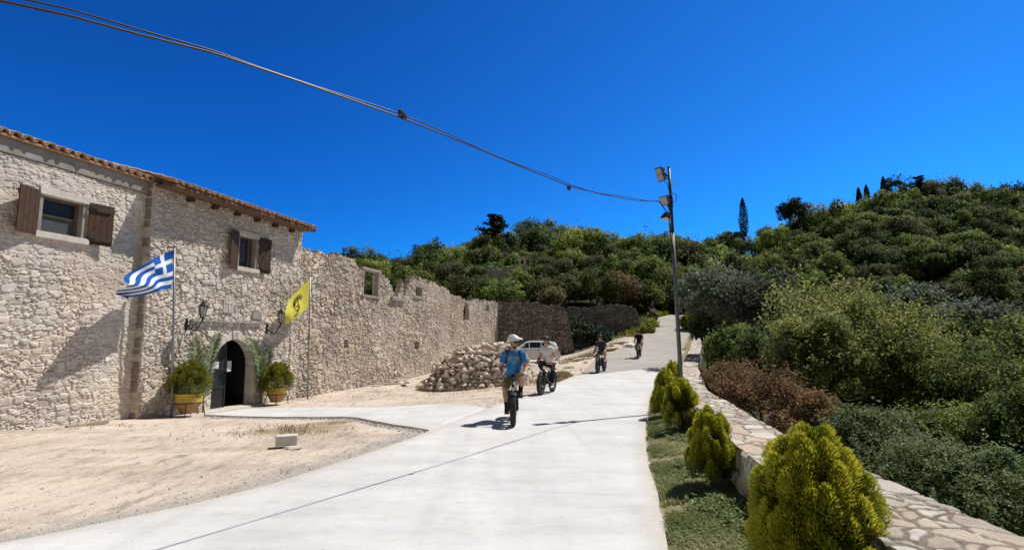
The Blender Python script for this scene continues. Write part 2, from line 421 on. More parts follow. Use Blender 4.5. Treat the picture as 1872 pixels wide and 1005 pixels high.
dirt = k.mix(patch, dirt, (.36, .31, .21))
soil = k.mix(k.ramp(n2, [(.3, 0.), (.7, 1.)]), (.16, .165, .07), (.33, .29, .17))
wood = k.mix(k.ramp(n1, [(.3, 0.), (.7, 1.)]), (.022, .032, .012), (.05, .055, .022))
va = k.attr('veg')
c = k.mix(k.ramp(va, [(.2, 0.), (.45, 1.)]), dirt, soil); c = k.mix(k.ramp(va, [(.6, 0.), (.95, 1.)]), c, wood)
k.color(c)
k.bump(k.math('ADD', n2, k.math('MULTIPLY', n3, .4)), .7, .016)
ground = np_obj('ground', np.stack([GX, GY, GZ], -1).reshape(-1, 3), fc, [k.m], smooth=True, attrs={'veg': veg.ravel(), 'edge': edge.ravel(), 'litter': litter.ravel()})
tag(ground, kind='structure')

def resample(pl, n):
    pl = np.asarray(pl, float); d = np.r_[0, np.cumsum(np.linalg.norm(np.diff(pl, axis=0), axis=1))]
    t = np.linspace(0, d[-1], n); return np.stack([np.interp(t, d, pl[:, i]) for i in range(pl.shape[1])], -1)

def ribbon(name, L, Rr, nseg, nc, zfun, mt, depth=.14, wob=0.0):
    # rows pair up matching vertices of both edges, then refine
    par = np.arange(len(L)); q = np.linspace(0, len(L) - 1, nseg)
    # gentle smoothing of the row points
    def ip(A):
        o = np.stack([np.interp(q, par, A[:, i]) for i in (0, 1)], -1); kx = np.ones(7) / 7
        for i in (0, 1):
            e = np.r_[o[0, i] * np.ones(3) + (np.arange(-3, 0) * (o[1, i] - o[0, i])), o[:, i], o[-1, i] + (np.arange(1, 4) * (o[-1, i] - o[-2, i]))]
            o[:, i] = np.convolve(e, kx, 'valid')
        return o
    a, b = ip(L), ip(Rr)
    if wob:
        a[:, 0] += (fbm(a[:, 1] * 2.2, a[:, 0], 5) - .5) * wob; b[:, 0] += (fbm(b[:, 1] * 2.2, b[:, 0], 6) - .5) * wob
    w = np.linspace(0, 1, nc)[None, :, None]
    pts = a[:, None, :] * (1 - w) + b[:, None, :] * w
    z = zfun(pts[..., 0], pts[..., 1])
    V = np.concatenate([pts, z[..., None]], -1).reshape(-1, 3)
    id_ = np.arange(nseg * nc).reshape(nseg, nc)
    fcs = [np.stack([id_[:-1, :-1], id_[:-1, 1:], id_[1:, 1:], id_[1:, :-1]], -1).reshape(-1, 4)]
    bnd = np.r_[id_[:, 0], id_[-1, 1:], id_[-2::-1, -1], id_[0, -2::-1]]
    V2 = V[bnd].copy(); V2[:, 2] -= depth; base = len(V)
    n = len(bnd) - 1; i = np.arange(n)
    fcs.append(np.stack([bnd[:-1], bnd[1:], base + i + 1, base + i], -1))
    dist = np.minimum(w[..., 0], 1 - w[..., 0]) * np.linalg.norm(a - b, axis=1)[:, None]
    return tag(np_obj(name, np.vstack([V, V2]), np.vstack(fcs), [mt], attrs={'rim': np.r_[np.clip(1 - dist.ravel() / .5, 0, 1), np.ones(len(V2))]}), kind='structure')

k = NT('pale_concrete', .88, .15)
na = k.noise(.5, 6, .6); nb = k.noise(45, 4, .7); nc_ = k.noise(5, 8, .7)
c = k.mix(k.ramp(na, [(.35, 0.), (.65, 1.)]), (.675, .665, .655), (.595, .585, .575))
st = k.map((.35, 1.2, 1), (0, 0, R(-24)))
c = k.mix(1., c, k.ramp(k.noise(1.6, 7, .7, st), [(.35, .88), (.55, 1.02), (.75, 1.06)]), 'MULTIPLY')
c = k.mix(1., c, k.ramp(nc_, [(.28, .86), (.45, 1.0), (.7, 1.03)]), 'MULTIPLY')
c = k.mix(1., c, k.ramp(nb, [(.26, .72), (.36, 1.)]), 'MULTIPLY')
spk = k.ramp(k.voro(11, 'F1'), [(.05, .35), (.09, 1.)]); c = k.mix(.8, c, spk, 'MULTIPLY')
tr = k.ramp(k.noise(.9, 3, .5, k.map((1.1, .12, 1), (0, 0, R(-14)))), [(.42, 1.0), (.5, .93), (.58, 1.0)]); c = k.mix(1., c, tr, 'MULTIPLY')
c = k.mix(k.ramp(k.math('MULTIPLY', k.attr('rim'), k.math('ADD', nc_, .1)), [(.3, 0.), (.62, .55)]), c, (.50, .42, .32))
jn = k.math('ABSOLUTE', k.math('SUBTRACT', k.math('FRACT', k.math('MULTIPLY', k.n('ShaderNodeSeparateXYZ').outputs[1], .25)), .5))
for l_ in list(k.t.nodes):
    if l_.bl_idname == 'ShaderNodeSeparateXYZ': k.l(k.map((1, 1, 1), (0, 0, R(9))), l_.inputs[0])
c = k.mix(.3, c, k.ramp(k.math('ADD', jn, k.math('MULTIPLY', k.noise(3, 3), .004)), [(.0032, .45), (.0046, 1.)]), 'MULTIPLY')
br = k.noise(60, 3, .6, k.map((.08, 1, 1), (0, 0, R(-10))))
k.color(c); k.bump(k.math('ADD', k.math('ADD', nb, nc_), br), .35, .012)
M['concrete'] = k.m
ribbon('road', RL, RR, 190, 24, lambda x, y: zr(y), M['concrete'], .16, .05)
k = NT('worn_concrete', .92, .1)
nb = k.noise(9, 8, .75)
c = k.mix(k.ramp(k.noise(.45, 6, .65), [(.3, 0.), (.7, 1.)]), (.47, .435, .395), (.37, .34, .305))
c = k.mix(1., c, k.ramp(nb, [(.3, .62), (.5, 1.0), (.7, 1.12)]), 'MULTIPLY')
c = k.mix(1., c, k.ramp(k.noise(1.3, 7, .75, k.map((.5, 1.6, 1), (0, 0, R(-20)))), [(.35, .78), (.5, 1.0), (.65, 1.06)]), 'MULTIPLY')
cr = k.voro(.42, 'DISTANCE_TO_EDGE', 'Distance', k.mix(.12, k.tc, k.n('ShaderNodeTexNoise').outputs['Color'])); c = k.mix(k.ramp(k.noise(.35, 3), [(.5, 0.), (.62, .55)]), c, k.mix(1., c, k.ramp(cr, [(.006, .4), (.014, 1.)]), 'MULTIPLY'))
c = k.mix(k.ramp(k.math('MULTIPLY', k.attr('rim'), k.math('ADD', nb, .2)), [(.3, 0.), (.6, .8)]), c, (.42, .34, .235))
k.color(c); k.bump(nb, .6, .02); M['oldconc'] = k.m
ribbon('old_road', OL, OR, 130, 18, lambda x, y: zr(y) - .002, M['oldconc'], .2, .12)

# concrete apron that leads to the door
an = [hit(u, v, -.3 + max(0, (u - 640)) / 117 * .27).xy for u, v in ((372, 762), (470, 768), (560, 771), (640, 778), (700, 788), (757, 798))]
af = [hit(u, v, -.33 if u < 620 else -.33 + (u - 600) / 302 * .31).xy for u, v in ((452, 749), (530, 745), (600, 743), (700, 742), (800, 741), (893, 743))]
an = np.array([tuple(p) for p in an]); af = np.array([tuple(p) for p in af])
an[-1] = (xl(10.0) + .0, 10.0); af[-1] = (xl(13.3), 13.3)
APRON_NEAR = an.copy()
def apron_z(x, y):
    near = np.clip((xl(y) - x) / .8, 0, 1); return Hh(x, y) + .022 + .022 * near
apron = ribbon('apron', af[:, :], an[:, :], 60, 26, apron_z, M['concrete'], .12, .10)

# ------------------------------------------------------------------ parapet along the road (sweep of stone faces)
def parapet():
    path = resample(PWI, 400)
    # denser near the camera
    q = np.concatenate([np.linspace(0, .36, 900), np.linspace(.362, 1, 620)])
    d = np.r_[0, np.cumsum(np.linalg.norm(np.diff(path, axis=0), axis=1))]; d /= d[-1]; Ltot = np.sum(np.linalg.norm(np.diff(path, axis=0), axis=1))
    kx = np.ones(25) / 25
    sm = np.stack([np.convolve(np.pad(path[:, i], 12, 'edge'), kx, 'valid') for i in (0, 1)], -1); sm[:12] = path[:12]; sm[-12:] = path[-12:]
    px = np.interp(q, d, sm[:, 0]); py = np.interp(q, d, sm[:, 1])
    tx = np.gradient(px); ty = np.gradient(py); ln = np.hypot(tx, ty); tx /= ln; ty /= ln
    nx, ny = ty, -tx                                   # to the right of travel = outwards (valley)
    wd = ww(py); top = zr(py) + .5 + np.interp(py, [0, 30, 39], [0, 0, .05])
    top = top + (fbm(py * .8, py * 0, 4) - .5) * .05
    bot = zr(py) - .12
    npf, npt, npo = 15, 40, 14
    V = []; U = []; kind = []
    for i in range(npf):
        t = i / (npf - 1); V.append(np.stack([px, py, bot + (top - .02 - bot) * t, nx * -1, ny * -1, 0 * px], -1)); U.append(t * .6 + 0 * px); kind.append(0)
    for i in range(npt):
        t = i / (npt - 1); off = -.035 + (wd + .07) * t
        V.append(np.stack([px + nx * off, py + ny * off, top, 0 * px, 0 * px, 1 + 0 * px], -1)); U.append(3 + t * wd); kind.append(1)
    for i in range(npo):
        t = i / (npo - 1); V.append(np.stack([px + nx * wd, py + ny * wd, top - .02 - (top + .9 - bot) * t, nx, ny, 0 * px], -1)); U.append(7 + t * 1.4 + 0 * px); kind.append(0)
    V = np.stack(V, 1); U = np.stack(U, 1); S = np.repeat((q * Ltot)[:, None], V.shape[1], 1)
    kd = np.array(kind)[None, :] + 0 * U
    sx = np.where(kd == 1, .36, .27); sy = np.where(kd == 1, .24, .19)
    wx = S / sx + (fbm(S * 2, U * 2, 21) - .5) * 1.3; wy = U / sy + (fbm(S * 2, U * 2, 22) - .5) * 1.3
    f1, f2, rid, _, _ = worley(wx, wy, 31, .85)
    e = f2 - f1
    g1, g2, rid2, _, _ = worley(wx * 1.8 + 3.1, wy * 1.8 + 1.7, 37, .85); sb = rid < .4; e = np.where(sb, np.minimum(e, (g2 - g1) * .6), e); rid = np.where(sb, (rid + rid2) % 1, (rid * 5.3) % 1)
    hgt = sstep(.0, .16, e)
    rel = np.where(kd == 1, .010 * sstep(0, .14, e) + .010 * rid * sstep(0, .1, e), .045 * hgt * (.5 + rid)) + (fbm(S * 9, U * 9, 5) - .5) * np.where(kd == 1, .012, .022)
    pos = V[..., :3] + V[..., 3:] * rel[..., None]
    n, m = U.shape; id_ = np.arange(n * m).reshape(n, m)
    fcs = np.stack([id_[:-1, :-1], id_[:-1, 1:], id_[1:, 1:], id_[1:, :-1]], -1).reshape(-1, 4)
    # close the far end
    V2 = pos.reshape(-1, 3)
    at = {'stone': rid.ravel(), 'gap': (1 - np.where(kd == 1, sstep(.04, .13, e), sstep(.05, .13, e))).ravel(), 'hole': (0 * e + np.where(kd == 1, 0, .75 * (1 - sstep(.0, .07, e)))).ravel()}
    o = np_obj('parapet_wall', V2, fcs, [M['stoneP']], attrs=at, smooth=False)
    cap = MB(); eA = pos[-1]; cap.add([tuple(p) for p in eA], [tuple(range(m))])
    o2 = cap.build('end_face', M['stoneP'], o)
    return tag(o, 'low stone parapet topped with pale flagstones along the right edge of the road', 'wall')
parapet()

# ------------------------------------------------------------------ rubble walls
def rubble(name, mt, parent, s0, smin, smax, zbot, top, holes=(), step=.03, ox=0, d=0., sx=.34, sz=.22, relief=.045, seed=1, thick=.55, smear=0., jag=True, frame=None, gapw=.14, sub=.4):
    s = np.arange(smin, smax + step, step); zmax = max(float(np.max(top(s))), 0) + .3
    z = np.arange(zbot, zmax, step)
    S, Z = np.meshgrid(s, z, indexing='ij')
    wx = S / sx + (fbm(S * 1.7, Z * 1.7, seed) - .5) * .9; wy = Z / sz + (fbm(S * 1.7, Z * 1.7, seed + 1) - .5) * .9
    f1, f2, rid, cx, cy = worley(wx, wy, seed + 2, .85); e = f2 - f1
    g1, g2, rid2, _, _ = worley(wx * 1.9 + 3.3, wy * 1.9 + 7.7, seed + 3, .85)
    subm = rid < sub
    e = np.where(subm, np.minimum(e, (g2 - g1) * .55), e); rid_c = np.where(subm, (rid + rid2) % 1, (rid * 7.31) % 1)
    hgt = sstep(0, gapw * 1.3, e) * (.45 + .75 * rid_c)
    sm = sstep(.45, .75, fbm(S * .45, Z * .45, seed + 7)) * smear       # areas where the pointing smothers the stones
    rel = relief * hgt * (1 - .7 * sm) + (fbm(S * 10, Z * 10, seed + 9) - .5) * relief * .6 + (fbm(S * .6, Z * .8, seed + 13) - .5) * .07
    tp = top(S)
    keepv = Z < tp
    if jag:                                                 # stones are kept or lost whole along the broken top
        zc = (cy * sz - (fbm(S * 1.7, Z * 1.7, seed + 1) - .5) * .9 * sz); keepv = (zc < tp) & (Z < tp + sz)
    cs = (S[:-1, :-1] + S[1:, 1:]) / 2; cz = (Z[:-1, :-1] + Z[1:, 1:]) / 2
    keep = keepv[:-1, :-1] & keepv[1:, 1:] & keepv[1:, :-1] & keepv[:-1, 1:]
    for hfun in holes: keep &= ~hfun(cs, cz)
    id_ = np.arange(S.size).reshape(S.shape)
    fq = np.stack([id_[:-1, :-1], id_[1:, :-1], id_[1:, 1:], id_[:-1, 1:]], -1)[keep]
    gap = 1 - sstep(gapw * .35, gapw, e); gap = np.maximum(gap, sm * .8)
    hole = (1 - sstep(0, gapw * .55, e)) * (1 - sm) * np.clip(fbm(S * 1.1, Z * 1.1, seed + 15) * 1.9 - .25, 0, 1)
    X = S - s0; Yv = -(d + rel)
    V = np.stack([X, Yv, Z], -1).reshape(-1, 3)
    ed = np.concatenate([fq[:, [0, 1]], fq[:, [1, 2]], fq[:, [2, 3]], fq[:, [3, 0]]])
    key = np.sort(ed, 1); kk = key[:, 0].astype(np.int64) * (S.size + 1) + key[:, 1]
    _, inv, cnt = np.unique(kk, return_inverse=True, return_counts=True)
    be = ed[cnt[inv] == 1]
    bv, binv = np.unique(be, return_inverse=True); binv = binv.reshape(be.shape)
    V2 = V[bv].copy(); V2[:, 1] = -d + thick
    V2[:, 2] += (fbm(V2[:, 0] * 5, V2[:, 2] * 5, 3) - .5) * .06
    base = len(V)
    sk = np.stack([be[:, 1], be[:, 0], base + binv[:, 0], base + binv[:, 1]], -1)
    fa = np.vstack([fq, sk])
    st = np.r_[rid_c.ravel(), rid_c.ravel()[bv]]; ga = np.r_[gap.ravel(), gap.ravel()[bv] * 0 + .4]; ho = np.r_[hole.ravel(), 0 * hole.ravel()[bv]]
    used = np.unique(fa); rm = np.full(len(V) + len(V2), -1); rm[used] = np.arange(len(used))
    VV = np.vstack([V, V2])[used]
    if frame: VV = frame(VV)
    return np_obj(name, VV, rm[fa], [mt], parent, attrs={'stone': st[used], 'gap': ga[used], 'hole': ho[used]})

def rect(s0, s1, z0, z1): return lambda s, z: (s > s0) & (s < s1) & (z > z0) & (z < z1)
def archh(s0, s1, z0, zs):
    c = (s0 + s1) / 2; r = (s1 - s0) / 2
    return lambda s, z: ((s > s0) & (s < s1) & (z > z0) & (z < zs)) | (((s - c) ** 2 + (z - zs) ** 2 < r * r) & (z >= zs))
# ------------------------------------------------------------------ stone houses on the left
def rotz(a): return Matrix.Rotation(a, 3, 'Z')

def shutter(parent, hinge, width, z0, z1, ang, side, braces=True):
    # leaf in local coords: hinge at x=0, leaf along +x; ang turns it about the hinge
    m = MB(); n = 4; pw = width / n
    for i in range(n): m.box((pw * (i + .5), 0, (z0 + z1) / 2), (pw * .965, .026, z1 - z0))
    hgt = z1 - z0
    for f in (.14, .86): m.box((width / 2, -.028, z0 + hgt * f), (width * .96, .028, .10))
    if braces:
        a = Vector((.05, -.028, z0 + hgt * .2)); b = Vector((width - .05, -.028, z0 + hgt * .8))
        dd = b - a; an = math.atan2(dd.z, dd.x)
        m.box((a + b) / 2, (dd.length, .024, .06), Matrix.Rotation(-an, 3, 'Y'))
    o = m.build('shutter', M['wood'], parent, bev=.005)
    o.location = hinge; o.rotation_euler = (0, 0, ang)
    for f in (.14, .86): MB().box((.06, -.047, z0 + hgt * f), (.16, .008, .03)).build('hinge', M['black'], o)
    return o

def window(parent, x0, x1, z0, z1, y, lint, sash):
    w = x1 - x0
    m = MB(); m.box(((x0 + x1) / 2 + lint[0], y - .045 + .15, z1 + lint[2] / 2), (w + lint[1], .30 + .03, lint[2])); m.build('lintel', M['dressed'], parent, bev=.012)
    m = MB(); m.box(((x0 + x1) / 2, y - .075 + .2, z0 - .065), (w + .26, .45, .13)); m.build('sill', M['dressed'], parent, bev=.012)
    for sgn, x in ((-1, x0), (1, x1)): MB().box((x + sgn * .045, y + .135, (z0 + z1) / 2), (.09, .31, z1 - z0 - .002)).build('jamb', M['plaster'], parent, bev=.006)
    fy = y + .15; f = MB()
    for x in (x0 + .03, x1 - .03): f.box((x, fy, (z0 + z1) / 2), (.06, .07, z1 - z0 - .004))
    for z in (z0 + .03, z1 - .03): f.box(((x0 + x1) / 2, fy, z), (w - .125, .068, .06))
    fr = f.build('window_frame', M['woodf'], parent, bev=.004)
    g = MB()
    if sash == 'half':
        zm = z0 + (z1 - z0) * .5
        g.box(((x0 + x1) / 2, fy + .02, (zm + z1) / 2), (w - .12, .012, z1 - zm - .06), mi=0)
        g.box(((x0 + x1) / 2, fy + .005, (z0 + zm) / 2 + .0), (w - .12, .012, zm - z0 - .06), mi=1)
        g.build('pane', [M['glassd'], M['blind']], fr)
        b = MB(); b.box(((x0 + x1) / 2, fy - .01, zm), (w - .12, .05, .045)); b.build('glazing_bar', M['woodf'], fr, bev=.003)
    else:
        g.box(((x0 + x1) / 2, fy + .02, (z0 + z1) / 2), (w - .12, .012, z1 - z0 - .06), mi=0); g.build('pane', [M['glassd']], fr)
        c = MB(); xc = x0 + w * .45
        c.box((xc, fy + .002, z0 + .46), (.20, .012, .55), mi=0)
        c.build('net_curtain', [mat('net_curtain', (.055, .062, .075), (.04, .045, .055), 5, .8)], fr)
        b = MB(); b.box((x1 - .14, fy - .005, (z0 + z1) / 2), (.05, .05, z1 - z0 - .12)); b.build('glazing_bar', M['woodf'], fr, bev=.003)

def tile_roof(name, parent, x0, x1, y_e, z_e, depth, slope, pitch=.21, amp=.045, mats=None, yend=None):
    # wavy barrel tiles, each course stepping slightly; eave at y_e (towards the road), rising to +y
    nx = int((x1 - x0) / pitch * 10); ncs = int(depth / .36)
    xs = np.linspace(x0, x1, nx + 1); V = []; rows = []
    ph = (xs - x0) / pitch * 2 * math.pi
    prof = np.where(np.cos(ph) > -.3, np.abs(np.cos(ph / 2)) ** .8, .18 + .1 * np.cos(ph)) * amp * 2
    jit = vnoise(np.floor((xs - x0) / pitch), 0 * xs, 3)
    for c in range(ncs + 1):
        for off, lift in ((0, .018), (.355, 0)):
            yy = y_e + c * .36 + off; zz = z_e + (yy - y_e) * slope + lift
            jy = (jit - .5) * .06 if (c == 0 and off == 0) else 0 * xs
            V.append(np.stack([xs, yy + jy, zz + prof + (jit - .5) * .012], -1))
    V = np.array(V); n, m, _ = V.shape; id_ = np.arange(n * m).reshape(n, m)
    f = np.stack([id_[:-1, :-1], id_[:-1, 1:], id_[1:, 1:], id_[1:, :-1]], -1).reshape(-1, 4)
    V2 = V.copy(); V2[..., 2] -= .022
    f2 = f + n * m; i = np.arange(m - 1)
    sk = np.stack([i, i + 1, n * m + i + 1, n * m + i], -1)
    j = np.arange(n - 1)
    sk2 = np.concatenate([np.stack([id_[:-1, e], id_[1:, e], n * m + id_[1:, e], n * m + id_[:-1, e]], -1) for e in (0, -1)])
    fa = np.vstack([f, f2, sk, sk2]); mi = np.r_[np.zeros(len(f)), np.ones(len(f2)), np.zeros(len(sk)), np.zeros(len(sk2))]
    return np_obj(name, np.vstack([V.reshape(-1, 3), V2.reshape(-1, 3)]), fa, mats or [M['tilelt'], M['tile']], parent, face_mat=mi, smooth=True)

# --- the near house
A0, A1 = 5.0, 13.45; sA = 11.0; dA = -.22
zA = -.7
houseA = thing('stone_house', 'near stone house with brown shutters and a grey band under its tiled eaves', 'house', W(sA, 0, 0), FA)
wa = [F(*p, dA - .1) for p in ((86.5, 356.6), (155, 371.5), (131, 434), (71.6, 422))]
wx0, wx1, wz0, wz1 = 11.13, 11.94, 3.76, 4.52
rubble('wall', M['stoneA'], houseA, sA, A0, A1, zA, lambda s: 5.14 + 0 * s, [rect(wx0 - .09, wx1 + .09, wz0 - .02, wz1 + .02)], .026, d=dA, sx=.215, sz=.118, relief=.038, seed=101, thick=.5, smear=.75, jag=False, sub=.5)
window(houseA, wx0 - sA, wx1 - sA, wz0, wz1, -dA, (.05, .30, .15), 'half')
shutter(houseA, (wx0 - sA - .10, -dA - .06, 0), .52, wz0 - .10, wz1 + .05, R(180 + 20), -1)
shutter(houseA, (wx1 - sA + .10, -dA - .06, 0), .50, wz0 - .10, wz1 + .05, R(-12), 1)
m = MB(); m.box(((A0 + A1) / 2 - sA, -dA - .03 + .2, 5.14 + .145), (A1 - A0, .46, .29)); m.build('cornice', M['plaster'], houseA, bev=.02)
m = MB(); m.box(((A0 + A1) / 2 - sA, -dA - .07 + .2, 5.435 + .02), (A1 - A0, .54, .04)); m.build('eaves_course', M['tile'], houseA, bev=.008)
tile_roof('roof', houseA, A0 - sA, A1 - sA + .06, -dA - .17, 5.47, 4.4, .30)
m = MB(); yb = -dA + 6.5
m.box(((A0 + A1) / 2 - sA, yb, 2.2), (A1 - A0, .4, 5.8)); m.box((A0 + .2 - sA, (-dA + .5 + yb) / 2, 2.2), (.4, yb + dA - .75, 5.8)); m.build('rear_wall', M['stoneA'], houseA)
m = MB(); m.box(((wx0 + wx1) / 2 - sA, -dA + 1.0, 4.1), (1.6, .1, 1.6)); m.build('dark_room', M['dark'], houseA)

# --- the gatehouse
M['stoneQ'] = mat('rough_quoin_stone', (.34, .30, .255), (.22, .19, .16), 5, .92, .1, 1., 22, bdist=.03)  # darker than the walls: end-face shade put into the quoin colour
B0, B1 = 13.45, 19.35; sB = 16.3
gate = thing('stone_gatehouse', 'stone gatehouse with the arched doorway, overhanging wooden eaves and a narrow shuttered window', 'house', W(sB, 0, 0), FA)
bx0, bx1, bz0, bz1 = 16.40, 17.08, 3.72, 4.66
dx0, dx1, dzb, dzs = 15.62, 17.22, -.34, .80
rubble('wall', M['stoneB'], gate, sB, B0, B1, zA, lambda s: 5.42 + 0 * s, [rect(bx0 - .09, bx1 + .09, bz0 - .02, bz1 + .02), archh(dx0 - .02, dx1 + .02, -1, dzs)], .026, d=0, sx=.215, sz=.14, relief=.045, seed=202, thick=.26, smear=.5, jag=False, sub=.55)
window(gate, bx0 - sB, bx1 - sB, bz0, bz1, 0, (.02, .26, .15), 'tall')
shutter(gate, (bx0 - sB - .10, -.06, 0), .46, bz0 - .10, bz1 + .06, R(180 + 16), -1)
shutter(gate, (bx1 - sB + .10, -.06, 0), .44, bz0 - .10, bz1 + .06, R(-12), 1)
# dressed door surround: voussoirs and jambs
cxd = (dx0 + dx1) / 2 - sB; rd = (dx1 - dx0) / 2
nv = 11
for i in range(nv):
    a0 = math.pi * i / nv + .008; a1 = math.pi * (i + 1) / nv - .008
    if i == nv // 2: continue
    ro = rd + .17 + (.03 if i % 2 else 0)
    poly = [(cxd + rd * math.cos(a0), dzs + rd * math.sin(a0)), (cxd + ro * math.cos(a0), dzs + ro * math.sin(a0)), (cxd + ro * math.cos((a0 + a1) / 2), dzs + ro * math.sin((a0 + a1) / 2)), (cxd + ro * math.cos(a1), dzs + ro * math.sin(a1)), (cxd + rd * math.cos(a1), dzs + rd * math.sin(a1))]
    MB().prism(poly, .27, lambda a, b, d: (a, -.045 + d, b)).build('arch_stone', M['dressed'], gate, bev=.008)
m = MB()
poly = [(cxd - .11, dzs + rd + .005), (cxd - .15, dzs + rd + .25), (cxd + .15, dzs + rd + .25), (cxd + .11, dzs + rd + .005)]
m.prism(poly, .3, lambda a, b, d: (a, -.075 + d, b)); ks = m.build('keystone', M['dressed'], gate, bev=.01)
m = MB()
for i in range(4): m.box((cxd, -.078, dzs + rd + .05 + i * .045), (.15 - .02 * (i % 2), .006, .012))
m.build('inscription', M['plaster'], ks)
for sg, x in ((-1, dx0 - sB), (1, dx1 - sB)):
    m = MB(); zz = dzb
    for hgt, wd in ((.24, .22), (.44, .17), (dzs - dzb - .68, .19), ):
        m.box((x + sg * wd / 2, -.045 + .135, zz + hgt / 2), (wd, .27, hgt - .012)); zz += hgt
    m.box((x + sg * .10, -.06 + .14, dzs - .05), (.24, .29, .10))
    m.build('door_jamb', M['dressed'], gate, bev=.01)
m = MB(); m.box((cxd, .02, dzb - .03), (2.0, .62, .10)); m.box((cxd - .3, -.42, dzb - .09), (1.75, .34, .09)); m.build('doorstep', M['dressed'], gate, bev=.02)
# door leaves: left one closed across its half, right one swung inside
def arch_leaf(x0, x1, name, y):
    m = MB(); pts = [(x0, dzb + .03), (x1, dzb + .03)]
    for i in range(11):
        x = x1 + (x0 - x1) * i / 10; pts.append((x, dzs + math.sqrt(max(rd * rd - (x - cxd) ** 2, .0004)) - .01))
    m.prism(pts, .05, lambda a, b, d: (a, y + d, b)); o = m.build(name, M['doorgrey'], gate, bev=.004)
    b = MB()
    for z in (.25, .75): b.box(((x0 + x1) / 2, y - .012, z), (x1 - x0 - .06, .018, .07))
    b.box((x1 - .03, y - .012, (dzb + dzs) / 2 + .2), (.05, .02, dzs - dzb + .5)); b.build('door_batten', M['doorgrey'], o, bev=.004)
    return o
arch_leaf(dx0 - sB + .005, cxd - .03, 'door', .20)
m = MB(); m.box((cxd + rd + .06, .62, dzb + .9), (.05, .70, 1.75)); m.build('open_door', M['doorgrey'], gate, bev=.004)
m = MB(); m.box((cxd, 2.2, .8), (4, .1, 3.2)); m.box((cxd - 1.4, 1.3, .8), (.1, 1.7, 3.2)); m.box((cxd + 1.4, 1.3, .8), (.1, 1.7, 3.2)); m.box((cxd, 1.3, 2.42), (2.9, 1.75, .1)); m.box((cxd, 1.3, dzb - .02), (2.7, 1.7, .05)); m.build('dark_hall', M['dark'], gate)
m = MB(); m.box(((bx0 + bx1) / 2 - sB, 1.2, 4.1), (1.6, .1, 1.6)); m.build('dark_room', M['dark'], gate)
# string course and carved plaque over the door
m = MB()
for a, b, h in ((14.75, 15.5, .06), (15.52, 16.6, .05), (16.62, 17.5, .055)): m.box(((a + b) / 2 - sB, -.05, 2.06 + h / 2), (b - a - .02, .16, h))
m.build('string_course', M['oldstone'], gate, bev=.012)
ps, pz = F(416, 556); m = MB()
poly = [(ps - sB + x, pz + z) for x, z in ((-.19, -.25), (.19, -.25), (.21, .12), (.12, .26), (-.12, .26), (-.21, .12))]
m.prism(poly, .08, lambda a, b, d: (a, -.055 + d, b)); pq = m.build('carved_plaque', mat('worn_plaque_stone', (.50, .45, .385), (.40, .36, .30), 8, .9, .1, .6, 30), gate, bev=.012)
m = MB(); m.box((ps - sB, -.060, pz), (.05, .018, .36)); m.box((ps - sB, -.0602, pz + .04), (.28, .017, .05)); m.build('carved_cross', M['dressed'], pq, bev=.004)
qs, qz = F(468, 577); m = MB(); m.box((qs - sB, -.0, qz), (.42, .12, .24)); m.build('putlog_stone', M['oldstone'], gate, bev=.02)
# eaves
ov = .52; ze = 5.26
m = MB(); m.box(((B0 + B1) / 2 - sB - .0, -ov / 2 + .03, ze + .06), (B1 - B0 - .02, ov + .1, .045), Matrix.Rotation(R(4), 3, 'X')); m.build('soffit', M['soffit'], gate, bev=.004)
m = MB(); m.box(((B0 + B1) / 2 - sB, -ov - .02, ze + .075), (B1 - B0, .03, .07)); m.build('fascia', M['soffit'], gate, bev=.004)
zq = zA; qr = random.Random(12)
while zq < 5.3:
    hq = qr.uniform(.11, .30); m = MB(); wq = qr.uniform(.2, .34); oq = qr.uniform(-.02, .02)
    m.box((B0 - sB + .135 + oq, .165 + qr.uniform(-.01, .015), zq + hq / 2), (.29, .26, hq - .012), Matrix.Rotation(qr.uniform(-.03, .03), 3, 'Y')); m.build('quoin', M['stoneQ'], gate, bev=.03); zq += hq
rf = tile_roof('roof', gate, B0 - sB - .02, B1 - sB + .02, -ov - .08, ze + .12, 4.6, .28, .2)
for i in range(6):
    m = MB(); x = B0 + 1.0 + i * .84 - sB; m.box((x, -.06, ze - .045), (.13, .24, .09)); m.build('rafter', M['wood'], gate, bev=.006)
m = MB(); m.box(((B0 + B1) / 2 - sB, 6.5, 2.2), (B1 - B0, .4, 5.8)); m.box((B1 - .2 - sB, 3.6, 2.2), (.4, 5.4, 6.0)); m.build('rear_wall', M['stoneB'], gate)

# --- the roofless ruin that carries on from the gatehouse
C0, C1 = 19.35, 45.3; sC = 30.0; dC = -.08
ruin = thing('ruined_wall', 'long roofless ruined stone wall with empty window openings beside the gatehouse', 'wall', W(sC, 0, 0), FA)
prof_px = [(540, 448), (575, 455), (600, 462), (630, 468), (648, 475), (650, 486), (656, 492), (660, 492), (692, 500), (700, 500), (708, 508), (714, 520), (722, 540), (725, 545), (738, 545), (741, 530), (733, 522), (736, 508), (752, 506), (770, 509), (790, 518), (812, 527), (830, 540), (850, 548), (880, 549), (915, 552)]
pf = np.array([F(u, v, dC) for u, v in prof_px]); o_ = np.argsort(pf[:, 0], kind='stable'); pf = pf[o_]
def ruin_top(s): return np.interp(s, pf[:, 0], pf[:, 1]) + (fbm(s * 1.3, s * 0, 9) - .5) * .18
def hrect(u0, v0, u1, v1):
    a = F(u0, v0, dC); b = F(u1, v1, dC); c = F(u0, v1, dC); d = F(u1, v0, dC)
    return (a[0] + c[0]) / 2, (b[0] + d[0]) / 2, (b[1] + c[1]) / 2, (a[1] + d[1]) / 2
w1 = hrect(664, 496, 690, 540); w2 = hrect(758, 525, 770, 541); sl = hrect(846, 562, 857, 584)
